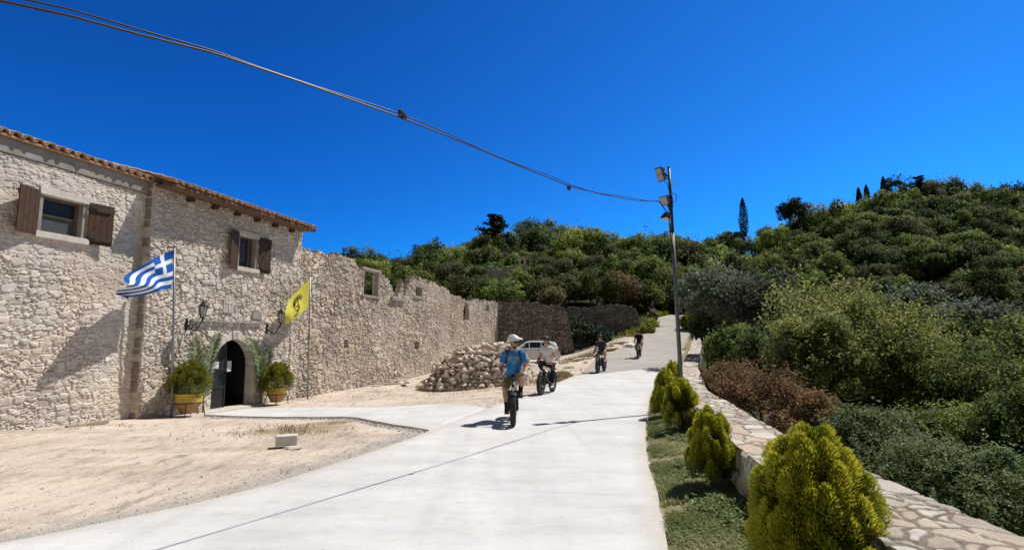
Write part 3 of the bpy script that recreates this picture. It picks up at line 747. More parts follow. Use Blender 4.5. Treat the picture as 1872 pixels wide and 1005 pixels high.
h1 = hrect(627, 620, 635, 636); h2 = hrect(757, 625, 765, 637); h3 = hrect(887, 558, 893, 568); h4 = hrect(537, 605, 546, 618); nt = hrect(722, 532, 738, 548)
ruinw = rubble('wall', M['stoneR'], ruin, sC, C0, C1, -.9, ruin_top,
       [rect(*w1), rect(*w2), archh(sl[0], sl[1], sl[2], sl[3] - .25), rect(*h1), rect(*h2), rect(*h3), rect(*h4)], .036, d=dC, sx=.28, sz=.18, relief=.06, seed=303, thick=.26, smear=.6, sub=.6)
def stone_frame(parent, r, s0, d, wd, name, top_over=.1):
    m = MB(); x0, x1, z0, z1 = r[0] - s0, r[1] - s0, r[2], r[3]
    for x in (x0 - wd / 2, x1 + wd / 2): m.box((x, -d + .05, (z0 + z1) / 2), (wd, .20, z1 - z0 - .004))
    m.box(((x0 + x1) / 2, -d + .06, z1 + wd * .55), (x1 - x0 + 2 * wd + top_over, .26, wd * 1.1)); m.box(((x0 + x1) / 2, -d + .06, z0 - wd / 2), (x1 - x0 + 2 * wd + top_over, .30, wd))
    return m.build(name, M['oldstone'], parent, bev=.015)
stone_frame(ruin, w1, sC, dC, .12, 'window_surround'); stone_frame(ruin, w2, sC, dC, .15, 'window_surround')
m = MB(); m.box(((nt[0] + nt[1]) / 2 - sC - .3, -dC + .1, nt[2] + .0), (1.5, .55, .16)); m.build('window_sill', M['oldstone'], ruin, bev=.02)
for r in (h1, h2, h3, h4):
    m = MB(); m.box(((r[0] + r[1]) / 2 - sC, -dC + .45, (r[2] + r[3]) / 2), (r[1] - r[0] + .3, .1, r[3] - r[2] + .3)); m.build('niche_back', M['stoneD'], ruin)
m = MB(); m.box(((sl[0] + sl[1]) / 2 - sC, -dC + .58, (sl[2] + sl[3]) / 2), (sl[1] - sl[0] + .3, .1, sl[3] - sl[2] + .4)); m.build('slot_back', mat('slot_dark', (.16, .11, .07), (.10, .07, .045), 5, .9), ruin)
# parallel inner wall of the ruin seen through the openings
m = MB()

def wall_facing(name, label, pA, pB, pxs, seed, mt, thick=.7, holes=(), zb=-.6, rel=.07):
    A = Vector((pA[0], pA[1], 0)); B = Vector((pB[0], pB[1], 0)); L = (B - A).length; dr = (B - A).normalized(); ang = math.atan2(dr.y, dr.x)
    t = thing(name, label, 'wall', (A.x, A.y, 0), ang)
    nn = Vector((dr.y, -dr.x, 0))
    pts = []
    for u, v in pxs:
        d = ray(u, v); k_ = (A.x * nn.x + A.y * nn.y) / (d.x * nn.x + d.y * nn.y); p = Vector((d.x * k_, d.y * k_, CAM_H + d.z * k_)); pts.append(((p - Vector((A.x, A.y, 0))).dot(dr), p.z))
    pts.sort(); pts = np.array(pts)
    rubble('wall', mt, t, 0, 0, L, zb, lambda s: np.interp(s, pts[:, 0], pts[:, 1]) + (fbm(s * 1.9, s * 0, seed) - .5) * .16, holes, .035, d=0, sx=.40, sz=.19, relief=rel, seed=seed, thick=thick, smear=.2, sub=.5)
    return t, pts
ce = W(45.25, -.08, 0)
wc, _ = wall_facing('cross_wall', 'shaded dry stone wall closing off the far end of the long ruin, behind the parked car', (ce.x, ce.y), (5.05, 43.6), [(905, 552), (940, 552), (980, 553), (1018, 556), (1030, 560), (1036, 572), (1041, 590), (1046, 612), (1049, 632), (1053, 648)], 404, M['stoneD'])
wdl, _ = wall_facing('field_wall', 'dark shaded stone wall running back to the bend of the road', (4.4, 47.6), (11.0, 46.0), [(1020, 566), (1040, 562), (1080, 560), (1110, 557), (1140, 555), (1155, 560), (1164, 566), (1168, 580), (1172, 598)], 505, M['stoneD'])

# ruin fragment higher up the slope
rp = P(910, 500, 59); fr_ = thing('ruined_gable', 'broken stone gable with a small chimney stump standing in the scrub above the ruins', 'ruin', (P(868, 520, 59).x, 59, 0), 0)
def gtop(s): return np.interp(s, [0, .6, 1.5, 3.2, 4.3, 4.7, 4.75, 5.6, 5.65, 6.0], [7.2, 8.3, 9.1, 9.4, 9.6, 9.6, 9.7, 9.7, 9.0, 8.0])
rubble('wall', M['stoneR'], fr_, 0, 0, 5.9, 5.5, gtop, [], .055, sx=.38, sz=.24, relief=.06, seed=606, thick=.6, smear=.1)
m = MB(); m.box((5.15, .3, 9.95), (.75, .6, .95)); m.box((5.15, .3, 10.44), (.9, .7, .12)); m.build('chimney', M['dressed'], fr_, bev=.04)
m = MB(); m.box((5.15, -.012, 9.95), (.25, .03, .45)); m.build('chimney_opening', M['dark'], fr_)
# ------------------------------------------------------------------ foliage generators
def leaf_quads(cen, nor, size, rng, jitter=.7, aspect=1.9):
    n = len(cen); nor = nor + rng.normal(0, jitter, (n, 3)); nor /= np.linalg.norm(nor, axis=1, keepdims=True) + 1e-9
    t = rng.normal(0, 1, (n, 3)); t -= nor * np.sum(t * nor, 1, keepdims=True); t /= np.linalg.norm(t, axis=1, keepdims=True) + 1e-9
    b = np.cross(nor, t); sz = (size * rng.uniform(.6, 1.3, n))[:, None]
    w = sz / aspect
    fold = nor * sz * .12
    V = np.stack([cen - t * sz * .55, cen + b * w * .5 + fold, cen + t * sz * .55, cen - b * w * .5 + fold], 1).reshape(-1, 3)
    return V, np.arange(4 * n).reshape(n, 4)

def sphere_dirs(n, rng, zmin=-1.):
    z = rng.uniform(zmin, 1, n); a = rng.uniform(0, 2 * math.pi, n); r = np.sqrt(1 - z * z)
    return np.stack([r * np.cos(a), r * np.sin(a), z], 1)

def crown(rng, rad, ncl, per, leaf, clr=(.22, .42), zmin=-.45, inner=.5, jitter=.7, squash=.8, core=True, aspect=1.7, fill=0, shoots=None, lump=.5, ztint=.14):
    rad = np.array(rad, float)
    d = sphere_dirs(ncl, rng, zmin); rr = rng.uniform(inner, .93, ncl)[:, None]
    lv = sphere_dirs(6, rng, -.3); la = rng.uniform(-.9, .7, 6)
    lf = lambda q: 1 + lump * np.clip((np.maximum(q @ lv.T, 0) ** 4) @ la, -.75, .5)[:, None]
    rr = rr * lf(d)
    cc = d * rr * rad; cr = rng.uniform(*clr, ncl) * float(np.mean(rad))
    C = []; N_ = []; T = []
    for i in range(ncl):
        m = max(4, int(per * (cr[i] / (np.mean(rad) * .32)) ** 2))
        e = sphere_dirs(m, rng, -.75); k_ = rng.uniform(.55, 1.08, m)[:, None]
        p = cc[i] + e * k_ * cr[i] * np.array([1, 1, squash])
        nn = e * .75 + d[i] * .4 + np.array([0, 0, .25])
        t = .16 + .58 * rng.random() + rng.normal(0, .16, m) + ztint * e[:, 2]  # clump tops lighter, undersides darker: sun shading put into leaf tint
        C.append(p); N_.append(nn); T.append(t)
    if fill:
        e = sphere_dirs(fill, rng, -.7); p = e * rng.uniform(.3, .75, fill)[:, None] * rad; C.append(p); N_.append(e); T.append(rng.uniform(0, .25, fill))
    ns = ncl * 2 if shoots is None else shoots
    if ns:                                              # loose shoots break the outline
        e = sphere_dirs(ns, rng, -.15); g = lf(e); k_ = 9; s_ = np.linspace(0, 1, k_)[None, :, None]
        b0 = e * g * rad * rng.uniform(.78, .95, (ns, 1)); t0 = e * g * rad * rng.uniform(1.02, 1.22, (ns, 1)) + np.array([0, 0, 1]) * float(np.mean(rad)) * rng.uniform(.0, .14, (ns, 1))
        p = (b0[:, None] * (1 - s_) + t0[:, None] * s_).reshape(-1, 3) + rng.normal(0, leaf * .45, (ns * k_, 3))
        C.append(p); N_.append(np.repeat(e, k_, 0) * .4 + np.array([0, 0, .6])); T.append(np.clip(rng.normal(.62, .16, ns * k_), 0, 1))
    C = np.vstack(C); N_ = np.vstack(N_); T = np.clip(np.concatenate(T), 0, 1)
    V, f = leaf_quads(C, N_, leaf, rng, jitter, aspect)
    return V, f, T

def trunk_mb(rng, h, r, top, limbs=4, spread=1.0):
    m = MB(); pts = [(0, 0, -.4), (rng.normal(0, .04) * h, rng.normal(0, .04) * h, h * .45), (rng.normal(0, .06) * h, rng.normal(0, .06) * h, h)]
    m.tube(pts, [r * 1.3, r, r * .7], 8)
    for i in range(limbs):
        a = 2 * math.pi * (i + rng.random()) / limbs; e = Vector((math.cos(a) * spread, math.sin(a) * spread, top * .8))
        s_ = Vector(pts[1]) * .3 + Vector(pts[2]) * .7
        m.tube([s_, s_ + e * .5 + Vector((0, 0, top * .1)), s_ + e], [r * .6, r * .4, r * .15], 6)
    return m

def tree(name, label, cat, loc, rad, h_trunk, gmat, ncl, per, leaf, seed, group=None, limbs=5, parts=('trunk', 'crown'), r_tr=None, **kw):
    rng = np.random.default_rng(seed); loc = Vector(loc)
    t = thing(name, label, cat, loc, rng.uniform(0, 6.28) if kw.pop('spin', False) else 0, group)
    r_tr = r_tr or rad[0] * .06
    tm = trunk_mb(rng, h_trunk, r_tr, rad[2] * 1.1, limbs, rad[0] * .55); tm.build(parts[0], M['bark'], t, smooth=True)
    V, f, T_ = crown(rng, rad, ncl, per, leaf, **kw)
    V[:, 2] += h_trunk + rad[2] * .75
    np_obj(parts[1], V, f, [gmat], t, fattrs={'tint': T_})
    return t

def thuja_mesh(name, w, h, nplume, per, leaf, seed, squat=1.0):
    # upright flame-like plumes, tips golden, interior dark
    rng = np.random.default_rng(seed); C = []; D = []; T_ = []
    for i in range(nplume):
        a = rng.uniform(0, 2 * math.pi); q = rng.random() ** .55       # how far out the plume leans
        zt = h * (.30 + .70 * (1 - q ** 2.2) ** .6) * rng.uniform(.86, 1.04)
        zt = max(zt, h * .22); rr = w / 2 * q * rng.uniform(.82, 1.08)
        ln = h * rng.uniform(.26, .42)
        tip = np.array([math.cos(a) * rr * .93, math.sin(a) * rr * .93, zt]); base = np.array([math.cos(a) * rr * .70, math.sin(a) * rr * .70, max(zt - ln, .02)])
        # bulge outward in the middle like a flame
        s = rng.beta(1.6, 1.2, per); 
        mid = base + (tip - base) * .5 + np.array([math.cos(a), math.sin(a), 0]) * rr * .16
        p = ((1 - s) ** 2)[:, None] * base + (2 * s * (1 - s))[:, None] * mid + (s ** 2)[:, None] * tip
        pr = w * .078 * np.sin(np.clip(s * .92 + .08, 0, 1) * math.pi) ** .7 + .004
        pr = pr * rng.uniform(.55, 1.25, per); e = sphere_dirs(per, rng, -.3); out = np.array([math.cos(a), math.sin(a), 0])
        p = p + e * pr[:, None] * np.array([1, 1, 1.0])
        dd = e * .75 + out * .45 + np.array([0, 0, .85]); dd /= np.linalg.norm(dd, axis=1, keepdims=True)
        facing = e @ out
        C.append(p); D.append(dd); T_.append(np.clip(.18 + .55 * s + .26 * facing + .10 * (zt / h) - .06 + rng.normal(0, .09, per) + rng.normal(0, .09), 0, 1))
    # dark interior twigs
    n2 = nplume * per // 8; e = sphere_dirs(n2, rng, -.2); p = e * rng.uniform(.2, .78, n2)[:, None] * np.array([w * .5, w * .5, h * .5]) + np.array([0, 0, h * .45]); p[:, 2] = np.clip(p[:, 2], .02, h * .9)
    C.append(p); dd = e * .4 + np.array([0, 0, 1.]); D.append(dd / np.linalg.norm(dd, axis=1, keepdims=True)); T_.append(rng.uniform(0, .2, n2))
    C = np.vstack(C); D = np.vstack(D); T_ = np.concatenate(T_); n = len(C)
    side = rng.normal(0, 1, (n, 3)); side -= D * np.sum(side * D, 1, keepdims=True); side /= np.linalg.norm(side, axis=1, keepdims=True)
    ln = (leaf * rng.uniform(.6, 1.3, n))[:, None]
    V = np.stack([C, C + D * ln * .5 + side * ln * .13, C + D * ln, C + D * ln * .5 - side * ln * .13], 1).reshape(-1, 3)
    return np_mesh(name, V, np.arange(4 * n).reshape(n, 4), [], fattrs={'tint': T_})

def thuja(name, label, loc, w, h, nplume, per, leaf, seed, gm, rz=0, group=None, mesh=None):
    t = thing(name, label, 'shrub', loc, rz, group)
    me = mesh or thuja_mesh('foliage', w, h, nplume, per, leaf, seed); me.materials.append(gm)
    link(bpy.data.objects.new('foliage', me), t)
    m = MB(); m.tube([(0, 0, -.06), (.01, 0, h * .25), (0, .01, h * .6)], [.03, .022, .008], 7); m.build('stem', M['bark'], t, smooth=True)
    return t

# ------------------------------------------------------------------ things at the gatehouse
def gz(p): return Hp(p[0], p[1])
def fthing(name, label, cat, u, v, d, z=None, group=None, rz=0):
    s, zz = F(u, v, d); p = W(s, d, 0); z0 = gz(p) if z == 'ground' else (zz if z is None else z)
    return thing(name, label, cat, (p.x, p.y, z0), FA + rz, group), s, zz

def lantern(u, v, label):
    t, s, z = fthing('wall_lantern', label, 'lantern', u, v, .02, group='wall lanterns beside the door')   # origin at wall bracket
    m = MB(); m.lathe([(.0, -.02), (.055, -.015), (.055, .0), (.04, .02), (0, .022)], 12, (0, -.01, 0), axis='y')
    m.box((0, -.02, 0), (.06, .035, .26)); m.lathe([(.0, .19), (.02, .17), (.028, .14), (.015, .12)], 8, (0, -.02, 0)); m.build('wall_plate', M['black'], t, bev=.004)
    pts = []
    for i in range(15):
        q = i / 14; pts.append((0, -.04 - .46 * q, -.02 - .12 * math.sin(q * math.pi * 1.0) + .02 * math.sin(q * 9) + .12 * q ** 3))
    m = MB(); m.tube(pts, .017, 8); m.tube([(0, -.05, .09), (0, -.14, .06), (0, -.22, -.03), (0, -.17, -.09)], .011, 6)
    m.tube([(0, -.5, .10), (0, -.5, .17)], [.017, .03], 8); m.build('arm', M['black'], t, smooth=True)
    c = (0, -.5, .17)
    m = MB(); m.lathe([(0, 0), (.045, .0), (.055, .02), (.05, .03), (0, .031)], 12, c)
    for k_ in range(6):
        a = k_ * math.pi / 3; ca, sa = math.cos(a), math.sin(a)
        m.tube([(c[0] + .055 * ca, c[1] + .055 * sa, c[2] + .025), (c[0] + .105 * ca, c[1] + .105 * sa, c[2] + .30)], .008, 5)
    m.lathe([(.115, .30), (.125, .31), (.12, .325), (.085, .36), (.07, .375), (.05, .41), (.025, .425), (.018, .44), (.026, .455), (.012, .47), (0, .49)], 6, c); m.lathe([(0, .298), (.115, .30)], 6, c)
    cage = m.build('lantern_cage', M['black'], t)
    m = MB(); m.lathe([(.048, .03), (.096, .298)], 6, c); m.build('lantern_glass', M['lampglass'], cage)
    return t
lantern(340, 594, 'black wall lantern on a curly bracket to the left of the arched doorway')
lantern(487, 601, 'black wall lantern on a curly bracket partly behind the yellow flag')

def planter(u, v, d, sc, label):
    t, s, z = fthing('terracotta_planter', label, 'planter', u, v, d, 'ground', 'terracotta planters flanking the door')
    pr = [(.0, .10), (.17, .10), (.20, .13), (.27, .27), (.325, .36), (.335, .40)]
    m = MB(); m.lathe([(a * sc, b * sc) for a, b in pr], 32); m.build('bowl', M['terra'], t, smooth=True)
    pr = [(.335, .40), (.345, .405)]
    for i in range(4): pr += [(.352 + .004 * (i % 2), .42 + i * .045), (.338, .44 + i * .045)]
    pr += [(.37, .60), (.375, .63), (.34, .635), (.32, .56), (0, .55)]
    m = MB(); m.lathe([(a * sc, b * sc) for a, b in pr], 32); m.build('rim_band', M['terray'], t, smooth=True, auto=R(50))
    m = MB(); m.lathe([(.30 * sc, .575 * sc), (0, .585 * sc)], 20); m.build('soil', mat('pot_soil', (.05, .04, .03)), t)
    m = MB(); ring = [(.345 * sc * math.cos(a), .345 * sc * math.sin(a), .385 * sc) for a in np.linspace(0, 2 * math.pi, 25)]; m.tube(ring, .012, 6, cap=False)
    m.build('stand_ring', M['black'], t, smooth=True)
    for a in (R(35), R(145), R(215), R(325)):
        m = MB(); m.tube([(.345 * sc * math.cos(a), .345 * sc * math.sin(a), .40 * sc), (.44 * sc * math.cos(a), .44 * sc * math.sin(a), -.02)], .011, 6); m.build('stand_leg', M['black'], t, smooth=True)
    return t, s
p1, s1 = planter(343, 757, .60, .88, 'terracotta planter with yellow ribbed rim beside the pole of the striped flag')
p2, s2 = planter(505, 738, .55, .83, 'terracotta planter with a yellow ribbed rim to the right of the doorway')
def pot_shrub(p, label, w, h, seed, sc):
    l = p.location; return thuja('potted_thuja', label, (l.x, l.y, l.z + .40 * sc), w, h, 110, 330, .034, seed, G['thujag'], 0, 'clipped shrubs in the planters')
pot_shrub(p1, 'bushy green-gold thuja growing in the planter left of the doorstep', 1.06, 1.02, 41, .88)
pot_shrub(p2, 'rounded green-gold thuja growing in the planter right of the doorway', .98, .95, 42, .83)

def palm(label, s, d, lean, h, side, seed, bend):
    rng = np.random.default_rng(seed); p = W(s, d, 0); t = thing('palm_frond', label, 'palm frond', (p.x, p.y, gz(p)), FA, 'palm fronds decorating the doorway')
    pts = []; n = 40
    for i in range(n):
        q = i / (n - 1); pts.append(Vector((lean * q + bend * q ** 3.2, -.02 * q - .10 * q ** 3, h * (q - .16 * abs(bend) * q ** 4))))
    m = MB(); m.tube(pts, [.024 * (1 - .85 * i / n) for i in range(n)], 6); m.build('rachis', M['palmstem'], t, smooth=True)
    V = []; T_ = []
    for i in range(6, n):
        tan = (pts[min(i + 1, n - 1)] - pts[i - 1]).normalized()
        for sg in (-1, 1):
            for rep in range(4):
                q = i / n; L = .42 * math.sin(min(1, (q * .9 + .12)) * math.pi) ** .6 * rng.uniform(.8, 1.1) + .03
                sd = Vector((-tan.z, 0, tan.x)) * sg
                dr = (sd * .72 + tan * .85 + Vector((0, -.25 * rng.random(), -.25 * rng.random()))).normalized()
                b = pts[i] + tan * (rep * .02); w = Vector((0, 1, 0)).cross(dr).normalized() * .016 + Vector((0, .009, 0))
                mid = b + dr * L * .5; e = b + dr * L + Vector((0, 0, -.12 * L))
                V += [b, mid + w, e, mid - w]; T_.append(rng.uniform(.2, .95))
    np_obj('leaflets', np.array([tuple(v) for v in V]), np.arange(len(V)).reshape(-1, 4), [G['palm']], t, fattrs={'tint': T_})
palm('tall palm frond leaning left of the doorway above the planter', dx0 - .36, .16, -.12, 2.15, 1, 5, .34)
palm('second palm frond spreading left of the doorway in front of the lantern wall', dx0 - .60, .22, -.28, 1.95, 1, 15, -.12)
palm('palm frond arching over the right door jamb into the doorway', dx1 + .30, .14, -.10, 2.30, -1, 6, -.78)
palm('palm frond hanging straight beside the right door jamb', dx1 + .36, .10, .02, 1.75, -1, 7, .05)

# notices on the door
for (u, v, w, h, lab, dd) in ((391, 669, .34, .24, 'white printed notice pinned to the closed grey door leaf', -.185), (419, 669, .16, .30, 'pale notice hanging in the dark half of the doorway', -.27)):
    t, s, z = fthing('paper_notice', lab, 'notice', u, v, dd, None)
    m = MB(); m.box((0, 0, 0), (w, .004, h)); m.build('sheet', M['paper'], t)
    m = MB()
    for i in range(5): m.box((-.01 * (i % 2), -.0035, h * (.32 - .15 * i)), (w * (.75 - .1 * (i % 3)), .002, h * .045))
    m.build('printed_lines', M['ink'], t)
m = MB(); m.box((0, 0, 0), (.30, .012, .018)); m.box((0, .002, .05), (.012, .012, .26)); t, s, z = fthing('wooden_cross', 'small pale wooden cross leaning against the door leaf above the notice', 'cross', 384, 655, -.2)
m.build('cross_arms', M['plank'], t)
t, s, z = fthing('entry_box', 'small white box fixed to the wall right of the doorway above the planter', 'box', 485, 656, .03)
m = MB(); m.box((0, -.02, 0), (.15, .08, .20)); m.build('case', M['white'], t, bev=.01); m = MB(); m.box((0, -.064, .03), (.09, .008, .05)); m.build('window_strip', M['lampglass'], t)

# ------------------------------------------------------------------ flags
def flag(name, label, cat, corners, d, nu, nv, cell, mats, wave, out_=0.):
    TL, BL, TR, BR = [F(u, v, d + (out_ if i_ > 1 else 0)) for i_, (u, v) in enumerate(corners)]
    s0, z0 = TL; p = W(s0, d, z0); t = tag(bpy.data.objects.new(name, None), label, cat); t.location = p; t.rotation_euler = (0, 0, FA); link(t)
    def fn(a, b):                                   # a along the fly, b down the hoist
        s = (TL[0] * (1 - a) + TR[0] * a) * (1 - b) + (BL[0] * (1 - a) + BR[0] * a) * b
        z = (TL[1] * (1 - a) + TR[1] * a) * (1 - b) + (BL[1] * (1 - a) + BR[1] * a) * b
        ds, dy, dz = wave(a, b)
        return (s - s0 + ds, dy - out_ * a, z - z0 + dz)
    V = [fn(i / nu, j / nv) for i in range(nu + 1) for j in range(nv + 1)]
    id_ = np.arange((nu + 1) * (nv + 1)).reshape(nu + 1, nv + 1)
    f = np.stack([id_[:-1, :-1], id_[1:, :-1], id_[1:, 1:], id_[:-1, 1:]], -1).reshape(-1, 4)
    ii, jj = np.meshgrid((np.arange(nu) + .5) / nu, (np.arange(nv) + .5) / nv, indexing='ij')
    mi = cell(ii, jj).ravel().astype(int)
    cl = np_obj('cloth', np.array(V), f, mats, t, face_mat=mi, smooth=True)
    return t, fn, cl
def greek(a, b):
    x = a * 27; y = b * 18; st = (np.floor(y / 2).astype(int) % 2)          # 0 blue, 1 white stripes
    can = (x < 10) & (y < 10); cross = (np.abs(x - 5) < 1) | (np.abs(y - 5) < 1)
    return np.where(can, np.where(cross, 1, 0), st)
def gwave(a, b):
    return (-.03 * math.sin(b * 7) * a, .20 * math.sin(a * 4.2 + b * 4.5) * a + .13 * math.sin(a * 10 + b * 7) * (a + .12), .07 * math.sin(a * 5.5) * a - .05 * math.sin(a * 9 + b * 3) * b * a)
gf, _, gcl = flag('striped_flag', 'blue and white striped flag with a white cross, left of the door', 'flag', ((318, 456), (313, 527), (211, 512), (236, 545)), .45, 108, 72, greek, [M['blue'], M['flagw']], gwave, 0.)
def ywave(a, b):
    return (0, .12 * math.sin(a * 4.4 + b * 2.5) * a + .04 * math.sin(a * 12) * a, -.10 * a * a * (1 - b) * .3 + .05 * math.sin(a * 5) * a)
yf, yfn, ycl = flag('yellow_flag', 'yellow flag with a dark emblem drooping from the pole right of the door', 'flag', ((567, 509), (563, 563), (511, 568), (524, 590)), .45, 60, 50, lambda a, b: 0 * a, [M['yellow']], ywave)
def strokes(paths, w, off):
    m = MB()
    for pth in paths:
        L = [yfn(a, b) for a, b in pth]
        for i in range(len(L) - 1):
            p, q = Vector(L[i]), Vector(L[i + 1]); dr = (q - p); n2 = Vector((-dr.z, 0, dr.x)).normalized() * w
            o_ = Vector((0, off, 0)); m.add([p - n2 + o_, q - n2 + o_, q + n2 + o_, p + n2 + o_], [(0, 1, 2, 3)])
    return m
def arc(cx, cy, rx, ry, a0, a1, n=14): return [(cx + rx * math.cos(R(a0 + (a1 - a0) * i / n)), cy + ry * math.sin(R(a0 + (a1 - a0) * i / n))) for i in range(n + 1)]
paths = [arc(.46, .50, .20, .28, 185, 350), arc(.46, .50, .16, .22, 190, 345), arc(.46, .5, .12, .15, 190, 345), [(.46, .2), (.45, .4), (.48, .62), (.55, .82)], [(.55, .3), (.6, .5), (.62, .62)], [(.38, .3), (.34, .5)],
         arc(.52, .66, .08, .1, 0, 300), [(.55, .82), (.6, .9), (.68, .86)]]
for off in (-.006, .006):
    strokes(paths, .016, off).build('emblem', M['emblem'], ycl)
def flagpole(u0, v0, u1, v1, label):
    s, zb = F(u0, v0, .45); s2_, zt = F(u1, v1, .45); p = W(s, .45, 0); g_ = gz(p)
    t = thing('flagpole', label, 'flagpole', (p.x, p.y, g_), FA, 'steel flagpoles at the door')
    h = zt - g_; lx = s2_ - s
    m = MB(); m.tube([(0, 0, -.2), (lx * .5, 0, h * .5), (lx, 0, h)], [.030, .027, .022], 10); m.build('shaft', M['steel'], t, smooth=True)
    m = MB(); m.lathe([(.034, -.04), (.034, .04)], 10, (lx * .5, 0, h * .45)); m.build('coupling', M['steel'], t)
    m = MB(); m.lathe([(0, 0), (.035, .01), (.04, .035), (.02, .06), (0, .07)], 10, (lx, 0, h)); m.build('finial', M['steel'], t, smooth=True)
flagpole(314, 770, 319, 452, 'tall grey steel flagpole carrying the striped flag')
flagpole(562, 741, 567, 505, 'grey steel flagpole carrying the yellow flag')

# ------------------------------------------------------------------ small things in the yard
def rock_mesh(seed, flat=.62):
    rng = np.random.default_rng(seed); bm = bmesh.new(); bmesh.ops.create_icosphere(bm, subdivisions=3, radius=.5)
    pl = [(Vector(d).normalized(), rng.uniform(.22, .40)) for d in sphere_dirs(17, rng)]
    sc = Vector((rng.uniform(.85, 1.35), rng.uniform(.7, 1.0), flat * rng.uniform(.8, 1.2)))
    for v in bm.verts:
        c = v.co.copy()
        for n, d in pl:
            e = c.dot(n) - d
            if e > 0: c -= n * e
        nz = Vector((vnoise(c.x * 7 + seed, c.y * 7), vnoise(c.y * 7, c.z * 7 + seed), vnoise(c.z * 7, c.x * 7)))
        c += (Vector([float(q) for q in nz]) - Vector((.5, .5, .5))) * .035
        v.co = Vector((c.x * sc.x, c.y * sc.y, c.z * sc.z)) * 1.25
    me = bpy.data.meshes.new('rock'); bm.to_mesh(me); bm.free(); me.materials.append(M['rockv'])
    me.polygons.foreach_set('use_smooth', [True] * len(me.polygons)); me.set_sharp_from_angle(angle=R(14)); return me
ROCKS = [rock_mesh(900 + i, .7) for i in range(12)]

b_ = hit(523, 826, -.12); t = thing('concrete_block', 'pale concrete block lying on a flat stone in the dirt yard', 'block', (b_.x, b_.y, Hp(b_.x, b_.y)), R(20))
m = MB(); m.box((0, 0, .11), (.31, .20, .15)); m.build('block_body', M['block'], t, bev=.012)
o = bpy.data.objects.new('flat_rock', ROCKS[1]); o.scale = (.40, .30, .09); link(o); b2 = hit(534, 829, -.12); o.location = (b2.x, b2.y, Hp(b2.x, b2.y) + .01); tag(o, 'flat pale stone tilted under the concrete block', 'stone')
for i, (u, v, w, rz, lab) in enumerate(((706, 703, 1.6, 70, 'weathered plank lying nearest the yard beside the rubble heap'), (722, 699, 1.9, 100, 'weathered plank lying across the others beside the rubble heap'), (742, 703, 1.3, 118, 'short weathered plank touching the foot of the rubble heap'))):
    p = hit(u, v, -.36); o = MB().box((0, 0, 0), (w, .19, .05)).build('wooden_plank', M['plank'], bev=.006); o.location = (p.x, p.y, Hp(p.x, p.y) + .06 + .05 * i); o.rotation_euler = (R(4), R(3 - 2 * i), R(rz - 14)); tag(o, lab, 'plank')
for i, (u, v, w, rz) in enumerate(((160, 777, .8, 80),)):
    p = hit(u, v, -.16); o = MB().box((0, 0, 0), (w, .10, .06)).build('wooden_plank', M['plank'], bev=.006); o.location = (p.x, p.y, Hp(p.x, p.y) + .03); o.rotation_euler = (0, 0, FA - R(6)); tag(o, 'short weathered plank lying at the foot of the near house wall', 'plank')

# rubble heap: core mound plus loose stones
hc = Vector((-1.35, 22.6, 0)); hz = Hp(hc.x, hc.y)
def heap_h(x, y):                       # height of the heap above the yard at offsets from its middle
    r = math.sqrt(((x - .12) / 2.72) ** 2 + (y / 1.75) ** 2); prof = np.interp(x, [-2.5, -2.1, -1.6, -1.1, -.5, .2, .9, 1.5, 2.1, 2.7], [.5, .8, 1.15, 1.35, 1.5, 1.62, 1.7, 1.7, 1.35, .7])
    return max(0., prof * (1 - max(0, (r - .35) / .65) ** 2.0)) if r < 1 else 0.
V = []; n = 44
for i in range(n):
    for j in range(n):
        x = -2.8 + 5.8 * i / (n - 1); y = -1.9 + 3.8 * j / (n - 1); V.append((x, y, heap_h(x, y) * .93 - .12))
id_ = np.arange(n * n).reshape(n, n); f = np.stack([id_[:-1, :-1], id_[1:, :-1], id_[1:, 1:], id_[:-1, 1:]], -1).reshape(-1, 4)
o = np_obj('rubble_core', np.array(V), f, [M['stoneR']], loc=(hc.x, hc.y, hz), attrs={'stone': RNG.random(n * n), 'gap': np.zeros(n * n), 'hole': np.zeros(n * n)}); tag(o, 'packed small stones and earth inside the rubble heap', 'rubble', kind='stuff')
rr = random.Random(5); cnt = 0; placed = []
def put_rock(x, y, z, s, grp, lab, rot=None):
    o = bpy.data.objects.new('rubble_stone', rr.choice(ROCKS)); o.scale = (s * rr.uniform(.9, 1.3), s * rr.uniform(.8, 1.1), s * rr.uniform(.75, 1.1))
    o.location = (x, y, z); o.rotation_euler = rot or (rr.uniform(-.35, .35), rr.uniform(-.35, .35), rr.uniform(0, 6.28)); link(o); tag(o, lab, 'stone', grp)
# courses up the steep front, then the slope and top
for row in range(10):
    zt = .05 + row * .145
    x = -2.6
    while x < 2.85:
        s = rr.choice((.17, .21, .25, .29, .34)) * rr.uniform(.9, 1.1)
        # find y on the front where the heap reaches this height
        y = -1.9
        while y < .9 and heap_h(x, y) < zt: y += .04
        if y < .9 and cnt < 252:
            put_rock(hc.x + x, hc.y + y - .02 + rr.uniform(-.05, .05), hz + zt + rr.uniform(-.03, .03), s, 'loose stones of the rubble heap', 'pale limestone rubble stone in the big heap beside the road'); cnt += 1
        x += s * rr.uniform(.74, .98)
k_ = 0
while cnt < 292 and k_ < 2000:
    k_ += 1
    x = rr.uniform(-2.5, 2.75); y = rr.uniform(-1.3, .9); h = heap_h(x, y)
    if h < .75: continue
    if any((x - a) ** 2 + (y - b) ** 2 < .055 for a, b in placed): continue
    placed.append((x, y)); put_rock(hc.x + x, hc.y + y, hz + h, rr.uniform(.24, .36), 'loose stones of the rubble heap', 'pale limestone rubble stone in the big heap beside the road'); cnt += 1
print('heap stones', cnt)
